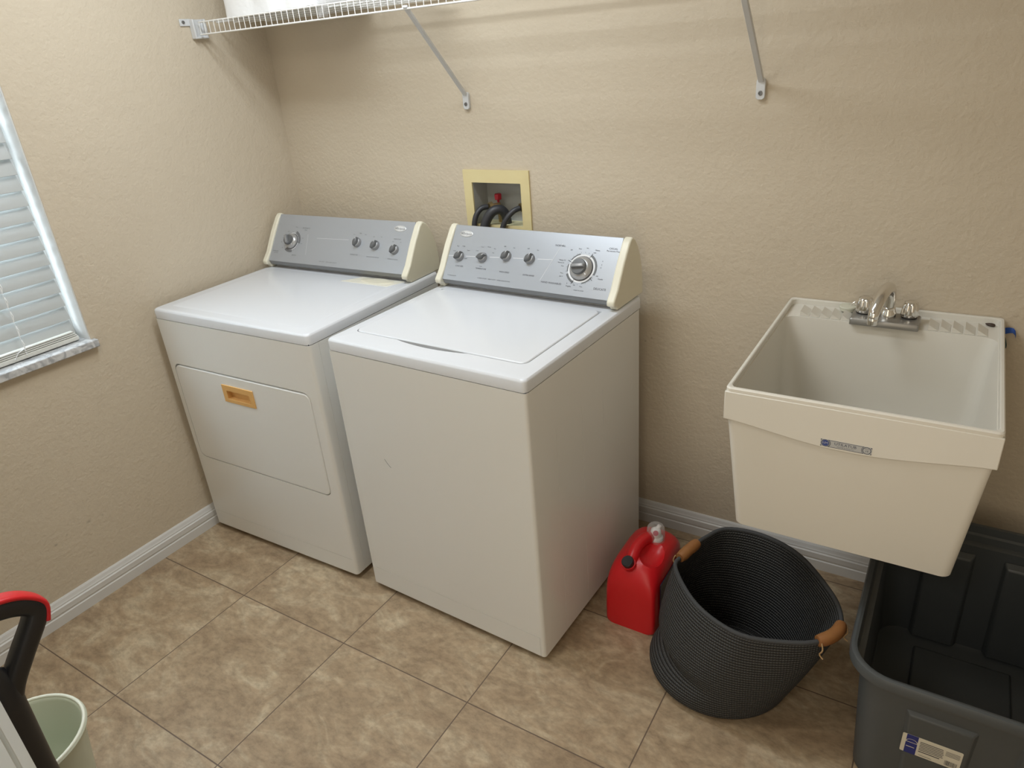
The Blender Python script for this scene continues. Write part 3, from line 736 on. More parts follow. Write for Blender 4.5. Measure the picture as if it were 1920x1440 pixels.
# ------------------------------------------------------------------ laundry outlet box and hoses
def outlet_box():
    t = thing('laundry_outlet_box', 'yellowed plastic laundry outlet box set into the wall above the washer', 'outlet box', (0.98, 0, 1.04))
    bm = new(); lo = new()
    x0, x1, z0, z1 = -0.132, 0.132, -0.005, 0.219
    ix0, ix1, iz0, iz1 = -0.098, 0.098, 0.034, 0.177
    for a in ((x0, ix0, z0, z1), (ix1, x1, z0, z1), (ix0, ix1, z0, iz0), (ix0, ix1, iz1, z1)): bx(bm, a[0], a[1], -0.007, -0.0005, a[2], a[3])
    bmesh.ops.remove_doubles(bm, verts=bm.verts[:], dist=1e-5)
    fr = obj('frame', bm, M_yellow, t)
    bm = new()
    bx(bm, ix0, ix1, 0.083, 0.086, 0.016, 0.178); bx(bm, ix0 - 0.002, ix0, 0, 0.086, 0.016, 0.178); bx(bm, ix1, ix1 + 0.002, 0, 0.086, 0.016, 0.178)
    bx(bm, ix0, ix1, 0, 0.086, 0.177, 0.180)
    obj('back_shell', bm, M_boxin, t)
    bm = new(); bx(bm, ix0, ix1, -0.0005, 0.084, 0.016, 0.030); o = obj('floor_lip', bm, M_yellow2, t)
    # hot valve: body, nut and red handle
    for x, z, nm in ((-0.045, 0.092, 'h'), (0.083, 0.094, 'c')):
        bm = new(); tube(bm, [(x + 0.012, 0.055, 0.028), (x + 0.012, 0.055, z + 0.005)], 0.006, 14); tube(bm, [(x + 0.012, 0.055, z - 0.001), (x - 0.006, 0.028, z - 0.002)], 0.0075, 14)
        v = obj('valve', bm, M_brass, t, smooth=50)
        bm = new(); tube(bm, [(x - 0.002, 0.034, z - 0.001), (x - 0.009, 0.023, z - 0.003)], 0.0150, 8); obj('coupling', bm, M_brass, v, smooth=30)
        if nm == 'h':
            bm = new(); M = Matrix.Translation((x + 0.0135, 0.050, z + 0.008))
            lathe(bm, [(0.005, 0), (0.005, 0.008), (0.013, 0.010), (0.014, 0.028), (0.010, 0.030)], 6, M)
            o = obj('valve_handle', bm, M_valve, v, bevel=0.0015); o['label'] = 'red valve handle'
    return t
M_yellow2 = mat('pale_yellow_plastic', (0.66, 0.62, 0.38), 0.45)
outlet_box()
def hose(name, label, pts, r):
    bm = new(); P = spline(pts, 8); rr = [r] * len(P)
    tube(bm, P, rr, 14); o = obj(name, bm, M_rubber, smooth=60); tag(o, label, 'hose', None)
bxo = Vector((0.98, 0, 1.04))
hose('supply_hose', 'thin grey rubber hose curving down from the red valve', [(0.921, 0.022, 1.129), (0.905, 0.004, 1.126), (0.893, -0.014, 1.105), (0.888, -0.024, 1.07), (0.892, -0.030, 1.02), (0.90, -0.031, 0.88), (0.90, -0.031, 0.70)], 0.0095)
hose('supply_hose', 'thin grey rubber hose at the right side of the outlet box', [(1.052, 0.022, 1.130), (1.036, 0.004, 1.122), (1.018, -0.012, 1.100), (1.005, -0.022, 1.07), (1.000, -0.030, 1.03), (0.998, -0.032, 0.88), (0.998, -0.031, 0.70)], 0.0095)
hose('drain_hose', 'thick dark corrugated drain hose looping over the outlet box lip', [(0.985, 0.040, 1.072), (0.986, 0.032, 1.102), (0.976, 0.018, 1.122), (0.957, 0.000, 1.120), (0.939, -0.014, 1.096), (0.928, -0.024, 1.06), (0.922, -0.033, 1.02), (0.93, -0.034, 0.88), (0.94, -0.034, 0.70)], 0.0165)

# ------------------------------------------------------------------ wire shelf
def wire_shelf():
    t = thing('wire_shelf', 'white coated wire shelf along the back wall above the appliances', 'shelf', (0, 0, 1.745))
    x0, x1 = 0.028, RX - 0.02
    bm = new(); n = 0; x = x0
    while x < x1:
        tube(bm, [(x, -0.008, 0.0395), (x, -0.302, 0.0395), (x, -0.305, 0.036), (x, -0.305, 0.0)], 0.0012, 6); x += 0.0254
    w = obj('cross_wires', bm, M_shelf, t, smooth=60)
    for (y, z, r) in ((-0.305, 0.0, 0.0026), (-0.303, 0.0375, 0.0026), (-0.155, 0.0360, 0.0024), (-0.082, 0.036, 0.0024), (-0.228, 0.036, 0.0024), (-0.010, 0.0370, 0.0026)):
        bm = new(); tube(bm, [(x0 - 0.006, y, z), (x1, y, z)], r, 8); obj('rail', bm, M_shelf, t, smooth=60)
    # wall end bracket on the left wall
    bm = new(); bx(bm, 0.0005, 0.022, -0.325, -0.272, -0.012, 0.048)
    bm = cut(bm, [box(0.007, 0.05, -0.318, -0.279, -0.006, 0.060)])
    bx(bm, 0.0005, 0.005, -0.362, -0.316, 0.028, 0.050)
    e = obj('end_bracket', bm, M_bracket, t, bevel=0.002)
    bm = new(); lathe(bm, [(0.0055, 0), (0.005, 0.0025), (0.001, 0.003)], 16, Matrix.Translation((0.005, -0.349, 0.040)) @ Matrix.Rotation(PI / 2, 4, 'Y')); obj('screw', bm, M_screw, e, smooth=40)
    # diagonal braces down to the wall
    for xt, xw in ((0.928, 0.893), (1.842, 1.836), (2.75, 2.74)):
        bm = new()
        A = Vector((xt, -0.300, -0.002)); B = Vector((xw, -0.010, -0.248))
        d = (B - A).normalized(); s = Vector((1, 0, 0)); s = (s - d * s.dot(d)).normalized(); q = d.cross(s)
        prof = [(-0.0085, -0.003), (-0.0065, 0.003), (0.0065, 0.003), (0.0085, -0.003), (0.006, -0.0045), (-0.006, -0.0045)]
        loft(bm, [[A + d * k + s * a * w + q * b for a, b in prof] for k, w in ((-0.012, 1), (0, 1), ((B - A).length, 1))])
        foot = [(xw + a, b) for a, b in rrect(-0.0115, 0.0115, -0.292, -0.240, 0.008, 4)]
        prism(bm, foot, lambda p, tt: (p[0], tt, p[1]), -0.0115, -0.0005)
        br = obj('diagonal_brace', bm, M_bracket, t, bevel=0.001)
        bm = new(); lathe(bm, [(0.0060, 0), (0.0055, 0.0022), (0.0032, 0.0025), (0.0025, 0.001)], 16, Matrix.Translation((xw, -0.0115, -0.276)) @ Matrix.Rotation(PI / 2, 4, 'X')); obj('screw', bm, M_screw, br, smooth=40)
wire_shelf()

def paper_pack():
    t = thing('paper_towel_pack', 'white plastic-wrapped pack of paper rolls at the left end of the wire shelf', 'paper pack', (0.345, -0.155, 1.7875))
    # rolls side by side shrink-wrapped into one bulging block
    bm = new(); bmesh.ops.create_grid
    bx(bm, -0.215, 0.215, -0.125, 0.115, 0, 0.27)
    bmesh.ops.subdivide_edges(bm, edges=bm.edges[:], cuts=24, use_grid_fill=True)
    for v in bm.verts:
        c = v.co
        kx = abs(math.sin((c.x + 0.215) / 0.43 * PI * 3)); ky = abs(math.sin((c.y + 0.125) / 0.24 * PI * 2))
        if abs(abs(c.y + 0.005) - 0.12) < 1e-3: c.y -= math.copysign(0.008 * (1 - kx), c.y)
        if abs(abs(c.x) - 0.215) < 1e-3: c.x -= math.copysign(0.006 * (1 - ky), c.x)
        c += Vector(noise.noise_vector(c * 22)) * 0.0022
        if c.z < 0: c.z = 0.0
    obj('wrapped_rolls', bm, M_paper, t, smooth=70)
paper_pack()
def plastic_bag():
    bm = new(); n, m = 46, 26; V = []
    x0, x1, y0, y1 = 0.578, 0.900, -0.298, -0.05
    for i in range(n + 1):
        row = []
        for j in range(m + 1):
            u, v = i / n, j / m; x = x0 + (x1 - x0) * u; y = y0 + (y1 - y0) * v
            nn = noise.fractal(Vector((x * 14, y * 14, 3.1)), 0.6, 2.1, 4)
            env = max(0.0, min(1, 3.0 * u + 0.25, 2.2 * (1 - u)) ) * max(0.0, min(1, 5 * v + 0.18, 5 * (1 - v) + 0.1))
            z = 1.7885 + max(0.0, (0.055 + 0.06 * (1 - u) + 0.035 * nn) * env)
            row.append(bm.verts.new((x, y, z)))
        V.append(row)
    B = [[bm.verts.new((V[i][j].co.x, V[i][j].co.y, 1.7876)) for j in range(m + 1)] for i in range(n + 1)]
    for i in range(n):
        for j in range(m):
            bm.faces.new((V[i][j], V[i + 1][j], V[i + 1][j + 1], V[i][j + 1])); bm.faces.new((B[i][j], B[i][j + 1], B[i + 1][j + 1], B[i + 1][j]))
    for i in range(n):
        bm.faces.new((V[i][0], B[i][0], B[i + 1][0], V[i + 1][0])); bm.faces.new((V[i][m], V[i + 1][m], B[i + 1][m], B[i][m]))
    for j in range(m):
        bm.faces.new((V[0][j], V[0][j + 1], B[0][j + 1], B[0][j])); bm.faces.new((V[n][j], B[n][j], B[n][j + 1], V[n][j + 1]))
    # a loose fold hanging over the front lip
    loft(bm, [[(x, -0.309 - 0.003 * math.sin(x * 160 + k), z) for x in [0.592 + 0.052 * i / 8 * (1 - 0.25 * k / 5) for i in range(9)]] for k, z in enumerate((1.793, 1.785, 1.775, 1.765, 1.757, 1.750))], close=False, cap0=False, cap1=False)
    o = obj('plastic_bag', bm, M_wrap, smooth=60)
    tag(o, 'crumpled clear plastic wrapping lying on the wire shelf beside the white pack', 'plastic bag')
plastic_bag()

# ------------------------------------------------------------------ utility sink
def sink():
    t = thing('utility_sink', 'off-white plastic utility sink mounted on the back wall with chrome faucet', 'sink', (2.217, 0, 0))
    hw = 0.2575; yf = -0.642; zr = 0.921; yb = -0.002
    bm = new()
    def rr(x, y0, y1, r, z, n=5): return [(a, b, z) for a, b in rrect(-x, x, y0, y1, r, n)]
    # outer: from bottom up; inner: back down
    loops = [rr(0.222, -0.582, -0.035, 0.02, 0.528), rr(0.2300, -0.590, -0.030, 0.022, 0.532), rr(0.2525, -0.636, -0.008, 0.016, 0.846), rr(0.2535, -0.638, -0.006, 0.016, 0.906),
             rr(hw - 0.001, yf + 0.001, yb, 0.012, 0.908), rr(hw - 0.001, yf + 0.001, yb, 0.012, zr - 0.003), rr(hw - 0.0035, yf + 0.0035, yb - 0.001, 0.011, zr),
             rr(hw - 0.0085, yf + 0.0085, -0.010, 0.014, zr), rr(hw - 0.0105, yf + 0.0105, -0.012, 0.016, zr - 0.002)]
    ledge = -0.112
    loops += [rr(hw - 0.0125, yf + 0.0130, ledge, 0.030, zr - 0.020), rr(hw - 0.0220, yf + 0.028, ledge - 0.012, 0.045, 0.70), rr(0.212, -0.575, ledge - 0.020, 0.05, 0.575), rr(0.195, -0.555, ledge - 0.04, 0.05, 0.545), rr(0.06, -0.40, -0.26, 0.05, 0.538)]
    loft(bm, loops[:9], cap1=False)
    # rim inner edge down to the ledge level, flat ledge with basin opening
    bm2 = new(); loft(bm2, [rr(hw - 0.0105, yf + 0.0105, -0.012, 0.016, zr - 0.002), rr(hw - 0.0110, yf + 0.0110, -0.0125, 0.016, zr - 0.0155)], cap0=False, cap1=False)
    me = bpy.data.meshes.new('x'); bm2.to_mesh(me); bm2.free(); bm.from_mesh(me); bpy.data.meshes.remove(me)
    # basin
    bm2 = new()
    outer = rr(hw - 0.0110, yf + 0.0110, -0.0125, 0.016, zr - 0.0155)
    inner = rr(hw - 0.0125, yf + 0.0130, ledge, 0.030, zr - 0.0160)
    loft(bm2, [outer, inner] + [rr(hw - 0.0170, yf + 0.020, ledge - 0.006, 0.036, 0.86)] + loops[10:], cap0=False)
    me = bpy.data.meshes.new('x'); bm2.to_mesh(me); bm2.free(); bm.from_mesh(me); bpy.data.meshes.remove(me)
    bmesh.ops.remove_doubles(bm, verts=bm.verts[:], dist=1e-5)
    b = obj('basin', bm, M_sink, t, smooth=32)
    # arched apron band round the rim
    bm = new(); pts = []
    N = 24
    top = zr - 0.010
    def low(u): return 0.843 - 0.026 * math.sin(PI * u) ** 1.4
    lo1 = [(-hw + 2 * hw * i / N, low(i / N)) for i in range(N + 1)]
    prism(bm, [(x, z) for x, z in lo1] + [(hw, top), (-hw, top)], FY, yf, yf + 0.010)
    for s in (-1, 1):
        xa, xb = (s * hw, s * (hw - 0.010)); prism(bm, [(yf + 0.004, 0.843), (yf + 0.004, top), (yb, top), (yb, 0.843)], FX, min(xa, xb), max(xa, xb))
    obj('apron', bm, M_sink, t, bevel=0.0018)
    # draining ribs on the ledge: shallow wedges
    for s, xs in ((-1, [-0.210 + 0.0262 * i for i in range(5)]), (1, [0.096 + 0.0262 * i for i in range(5)])):
        bm = new()
        for x in xs:
            zl = zr - 0.0156
            v = [bm.verts.new(p) for p in ((x, -0.106, zl), (x + 0.0225, -0.106, zl), (x + 0.0225, -0.052, zl), (x, -0.052, zl), (x, -0.106, zl + 0.0140), (x + 0.0225, -0.106, zl + 0.0008), (x + 0.0225, -0.052, zl + 0.0008), (x, -0.052, zl + 0.0140))]
            for f in ((0, 3, 2, 1), (4, 5, 6, 7), (0, 1, 5, 4), (1, 2, 6, 5), (2, 3, 7, 6), (3, 0, 4, 7)): bm.faces.new([v[i] for i in f])
        obj('drain_ribs', bm, M_sink, t, bevel=0.0012)
    # oval drain
    bm = new(); lathe(bm, [(0.034, 0.5385), (0.034, 0.541), (0.022, 0.540), (0.020, 0.5385)], 24, Matrix.Translation((0, -0.33, 0))); obj('drain', bm, M_chrome, t, smooth=40)
    bm = new(); tube(bm, spline([(0, -0.33, 0.535), (0, -0.33, 0.46), (0, -0.31, 0.425), (0, -0.26, 0.425), (0, -0.235, 0.46), (0, -0.20, 0.47), (0, -0.05, 0.47), (0, 0.0, 0.47)], 5), 0.019, 14); obj('drain_trap', bm, M_shelf, t, smooth=60)
    # label: LABEL centre x local, on the apron
    L = Matrix(((1, 0, 0, 2.214 - 2.217), (0, 0, -1, yf - 0.0006), (0, 1, 0, 0.8315), (0, 0, 0, 1)))
    bm = new(); 
    prism(bm, rrect(-0.049, 0.049, -0.0085, 0.0085, 0.002, 3), lambda p, q: (p[0] - 0.003, q, p[1] + 0.8315), yf - 0.0005, yf + 0.001)
    b0 = bm
    bm = new(); Lx = L
    flat_line(bm, -0.033, 0.0078, 0.033, 0.0078, 0.0009, Lx); flat_line(bm, -0.033, -0.0078, 0.033, -0.0078, 0.0009, Lx)
    flat_arc(bm, 0.0395, 0, 0.0070, 0.0082, 0, 360, Lx, 32); flat_arc(bm, 0.0395, 0, 0.0095, 0.0103, 122, 238, Lx, 16)
    flat_arc(bm, -0.0395, 0, 0.0072, 0.0083, 0, 360, Lx, 32); flat_arc(bm, -0.0395, 0, 0.0093, 0.0104, -58, 58, Lx, 16)
    for a, c in ((-1, 1), (1, 1), (-1, -1), (1, -1)): flat_disc(bm, a * 0.0478, c * 0.0072, 0.0012, 0.0012, Lx, 10)
    text_bm(bm, 'UTILATUB', 0.0088, Lx @ Matrix.Translation((-0.001, 0.0018, 0)), squash=1.05); text_bm(bm, 'MUSTEE & SONS INC', 0.0030, Lx @ Matrix.Translation((0, -0.0045, 0)), squash=1.2)
    text_bm(bm, '19', 0.0062, Lx @ Matrix.Translation((0.0395, -0.0018, 0))); text_bm(bm, 'MODEL', 0.0026, Lx @ Matrix.Translation((0.0395, 0.0038, 0)))
    b2 = new(); flat_disc(b2, -0.0395, 0, 0.0068, 0.0068, L @ Matrix.Translation((0, 0, 0.00004)), 24)
    b3 = new(); text_bm(b3, 'EL', 0.0064, L @ Matrix.Translation((-0.0425, 0, 0.0002))); text_bm(b3, 'M', 0.0078, L @ Matrix.Translation((-0.0372, 0.0002, 0.0002)))
    lb = parts_mesh('label_plate', [(b0, M_labelsilver), (bm, M_navyink), (b2, M_blue2), (b3, M_labelsilver)], t)
    lb['label'] = 'small silver label with blue lettering'
    # faucet
    fz = zr - 0.0155
    bm = new()
    fx = -0.004
    loft(bm, [[(fx + x, y, z) for x, y in rrect(-0.080 + i, 0.080 - i, -0.128 + i, -0.052 - i, 0.004, 3)] for i, z in ((0, fz), (0, fz + 0.014), (0.002, fz + 0.017))])
    f = obj('faucet', bm, M_plate, t, smooth=35); f['label'] = 'chrome two-handle faucet'
    for s in (-1, 1):
        bm = new(); x = fx + s * 0.0530
        M = Matrix.Translation((x, -0.074, fz + 0.017))
        n = 32; prof = [(0.0150, 0.000), (0.0205, 0.0040), (0.0225, 0.010), (0.0215, 0.018), (0.0195, 0.032), (0.0170, 0.040), (0.010, 0.044)]
        rings = []
        for r, z in prof:
            ring = []
            for k in range(n):
                a = 2 * PI * k / n; dent = 1 - (0.16 if z > 0.005 and z < 0.041 else 0.03) * (0.5 + 0.5 * math.cos(a * 8)) ** 2
                ring.append(M @ Vector((r * dent * math.cos(a), r * dent * math.sin(a), z)))
            rings.append(ring)
        loft(bm, rings); obj('faucet_handle', bm, M_chrome, f, smooth=50)
        bm = new(); lathe(bm, [(0.0185, 0), (0.0185, 0.003)], 24, Matrix.Translation((x, -0.074, fz + 0.0165))); obj('handle_base', bm, M_black, f, smooth=40)
    bm = new()
    lathe(bm, [(0.0195, 0.0), (0.0195, 0.014), (0.0170, 0.017), (0.0165, 0.024), (0.0135, 0.026)], 28, Matrix.Translation((fx + 0.004, -0.085, fz + 0.017)))
    P = spline([(fx + 0.004, -0.085, fz + 0.04), (fx + 0.004, -0.086, fz + 0.075), (fx + 0.001, -0.100, fz + 0.098), (fx - 0.006, -0.130, fz + 0.100), (fx - 0.014, -0.165, fz + 0.083), (fx - 0.019, -0.188, fz + 0.058), (fx - 0.020, -0.192, fz + 0.044)], 6)
    tube(bm, P, [0.0125 + 0.002 * math.sin(PI * i / (len(P) - 1)) for i in range(len(P))], 18)
    lathe(bm, [(0.0115, -0.012), (0.0125, -0.010), (0.0125, 0.006), (0.0105, 0.008)], 20, Matrix.Translation((fx - 0.020, -0.192, fz + 0.042)))
    obj('spout', bm, M_chrome, f, smooth=50)
    return t
M_plate = mat('faucet_plate_grey', (0.30, 0.295, 0.28), 0.32, metal=0.6)
M_labelsilver = mat('label_silver', (0.45, 0.46, 0.46), 0.35)
M_navyink = mat('navy_ink', (0.012, 0.02, 0.055), 0.5)
M_blue2 = mat('emblem_blue', (0.03, 0.06, 0.25), 0.45)
sink()

def sink_stopper():
    t = thing('sink_stopper', 'pale round rubber stopper with metal ring on the ledge left of the faucet', 'sink stopper', (2.117, -0.036, 0.912))
    bm = new(); lathe(bm, [(0.021, 0), (0.0215, 0.006), (0.023, 0.009), (0.022, 0.012), (0.006, 0.014)], 28); obj('plug', bm, M_stopper, t, smooth=40)
    bm = new(); tube(bm, spline([(0.004, 0, 0.012), (0.010, 0.002, 0.020), (0.018, 0.004, 0.024), (0.022, 0.004, 0.018), (0.014, 0.002, 0.014)], 6), 0.0013, 8); obj('pull_ring', bm, M_chrome, t, smooth=60)
sink_stopper()
bm = new(); bmesh.ops.create_icosphere(bm, subdivisions=3, radius=1)
for v in bm.verts:
    v.co = Vector((v.co.x * 0.0115 * (1 - 0.25 * v.co.x), v.co.y * 0.0065, v.co.z * 0.004)) + Vector(noise.noise_vector(v.co * 1.5)) * 0.0006
o = obj('dark_pebble', bm, M_stone, smooth=70); o.location = (2.447, -0.030, 0.9095); o.rotation_euler = (0, 0, -0.35)
tag(o, 'small dark brown oval pebble on the right end of the sink ledge', 'pebble')
# blue tape sticking out from the wall right of the sink, and a small dark tag under it
bm = new(); P = [(0, 0), (0.006, 0.002), (0.012, 0.0035), (0.019, 0.003), (0.024, -0.003), (0.027, -0.014)]
loft(bm, [[(x, y, z) for x, y, z in ((a, -0.001 - 0.25 * a, b + 0.006), (a, -0.006 - 0.35 * a, b - 0.010 * (1 - a / 0.030)), (a, -0.0075 - 0.35 * a, b - 0.010 * (1 - a / 0.030)), (a, -0.0025 - 0.25 * a, b + 0.0065))] for a, b in P])
o = obj('blue_tape', bm, M_bluetape, smooth=50); o.location = (2.4765, 0, 0.889)
tag(o, 'curled blue tape tab on the wall at the right edge of the sink', 'tape')
bm = new(); loft(bm, [[(a, -0.0025, z + 0.002), (a, -0.008, z), (a + 0.003, -0.009, z), (a + 0.003, -0.001, z + 0.002)] for a, z in ((0, 0.012), (0.003, 0.004), (0.006, -0.006), (0.006, -0.012))])
o = obj('hanging_tag', bm, M_teal, smooth=40); o.location = (2.4805, 0, 0.856)
tag(o, 'tiny dark teal tag on the wall below the blue tape', 'tag')

# ------------------------------------------------------------------ red jug
def jug():
    t = thing('detergent_jug', 'large red plastic jug with clear cap on the floor between washer and basket', 'jug', (1.689, -0.405, 0))
    # sections along y: (y, half width, shoulder height, top height, x shift)
    secs = [(-0.132, 0.062, 0.095, 0.135, -0.003), (-0.131, 0.072, 0.110, 0.160, -0.003), (-0.127, 0.077, 0.122, 0.184, -0.003), (-0.119, 0.0785, 0.132, 0.205, -0.003), (-0.103, 0.0795, 0.142, 0.226, -0.003), (-0.085, 0.080, 0.150, 0.235, -0.002), (-0.06, 0.0800, 0.158, 0.240, -0.001), (-0.02, 0.080, 0.170, 0.236, 0), (0.03, 0.078, 0.174, 0.238, 0), (0.07, 0.077, 0.172, 0.232, 0), (0.095, 0.074, 0.165, 0.222, 0), (0.108, 0.064, 0.155, 0.208, 0)]
    loops = []
    for y, hw, sh, tp, sx in secs:
        lp = []
        e = 0.012
        yb = y
        for a, b in ((-hw + e, 0.0), (hw - e, 0.0), (hw - 0.002, 0.006), (hw, 0.014), (hw, sh * 0.55), (hw - 0.001, sh * 0.8)): lp.append((a + sx, y, b))
        for i in range(0, 13):
            th = PI * i / 12
            lp.append((sx + hw * 0.985 * math.copysign(abs(math.cos(th)) ** 0.8, math.cos(th)), y, sh + (tp - sh) * abs(math.sin(th)) ** 0.75))
        for a, b in ((-hw + 0.001, sh * 0.8), (-hw, sh * 0.55), (-hw, 0.014), (-hw + 0.002, 0.006)): lp.append((a + sx, y, b))
        loops.append(lp)
    bm = new(); loft(bm, loops)
    # hollow beside the handle
    c = new(); bmesh.ops.create_icosphere(c, subdivisions=3, radius=1)
    for v in c.verts: v.co = Vector((0.042 + v.co.x * 0.048, -0.045 + v.co.y * 0.066, 0.258 + v.co.z * 0.050))
    bm = cut(bm, [c])
    body = obj('body', bm, M_red, t, smooth=42)
    bm = new(); P = spline([(-0.014, -0.105, 0.205), (-0.013, -0.088, 0.232), (-0.014, -0.050, 0.248), (-0.006, -0.010, 0.252), (0.002, 0.018, 0.242), (0.004, 0.030, 0.225)], 6)
    tube(bm, P, 0.0185, 16); obj('handle', bm, M_red, t, smooth=60)
    # black vent cap tilted to the front
    Mv = Matrix.Translation((-0.013, -0.104, 0.222)) @ Matrix.Rotation(math.radians(28), 4, 'X') @ Matrix.Rotation(math.radians(-6), 4, 'Y')
    bm = new(); lathe(bm, [(0.019, -0.030), (0.0195, 0.006), (0.0215, 0.009), (0.0215, 0.012)], 28, Mv); obj('vent_neck', bm, M_red, t, smooth=40)
    bm = new(); lathe(bm, [(0.0178, 0.011), (0.0182, 0.024), (0.0165, 0.026), (0.006, 0.0255)], 28, Mv); o = obj('vent_cap', bm, M_black, t, smooth=35); o['label'] = 'black vent cap'
    # white tap with red button under a clear cap
    Mt = Matrix.Translation((0.016, 0.030, 0.218))
    bm = new(); lathe(bm, [(0.024, 0.0), (0.024, 0.012), (0.022, 0.014)], 30, Mt); obj('tap_neck', bm, M_red, t, smooth=40)
    bm = new(); lathe(bm, [(0.0225, 0.012), (0.0225, 0.024), (0.020, 0.027), (0.0175, 0.029), (0.0165, 0.040), (0.0145, 0.050), (0.008, 0.055)], 30, Mt)
    tube(bm, [Mt @ Vector((0, 0.004, 0.044)), Mt @ Vector((0.008, 0.012, 0.061))], [0.008, 0.006], 12); tp = obj('tap', bm, M_tapwhite, t, smooth=45)
    bm = new(); tube(bm, [Mt @ Vector((0.001, -0.006, 0.040)), Mt @ Vector((0.0062, -0.0165, 0.0495))], [0.0085, 0.0080], 18); o = obj('tap_button', bm, M_tapred, tp, smooth=45); o['label'] = 'red push button'
    bm = new(); lathe(bm, [(0.0275, 0.004), (0.0270, 0.050), (0.0255, 0.060), (0.020, 0.066), (0.008, 0.069), (0.001, 0.0692)], 36, Mt, cap0=False); o = obj('clear_cap', bm, M_clear, t, smooth=60); o['label'] = 'clear plastic cap'
    # wrap-round label on the right side
    bm = new(); bx(bm, 0.0785, 0.0812, -0.095, 0.085, 0.030, 0.172)
    b0 = bm; bm = new(); Ml = Matrix(((0, 0, 1, 0.0815), (1, 0, 0, 0), (0, 1, 0, 0), (0, 0, 0, 1)))
    flat_rect(bm, -0.085, -0.072, 0.088, 0.104, Ml); flat_rect(bm, -0.088, -0.03, 0.036, 0.039, Ml); flat_rect(bm, -0.088, -0.05, 0.043, 0.0445, Ml)
    flat_rect(bm, -0.060, -0.050, 0.118, 0.128, Ml); flat_rect(bm, -0.045, -0.030, 0.122, 0.140, Ml); flat_rect(bm, -0.02, 0.05, 0.11, 0.13, Ml)
    lb = parts_mesh('side_label', [(b0, M_navy), (bm, M_printwhite)], t); lb['label'] = 'dark navy side label'
M_tapwhite = mat('tap_white', (0.80, 0.78, 0.78), 0.35)
M_tapred = mat('tap_button_red', (0.42, 0.06, 0.10), 0.35)
M_printwhite = mat('print_offwhite', (0.35, 0.38, 0.45), 0.5)
jug()

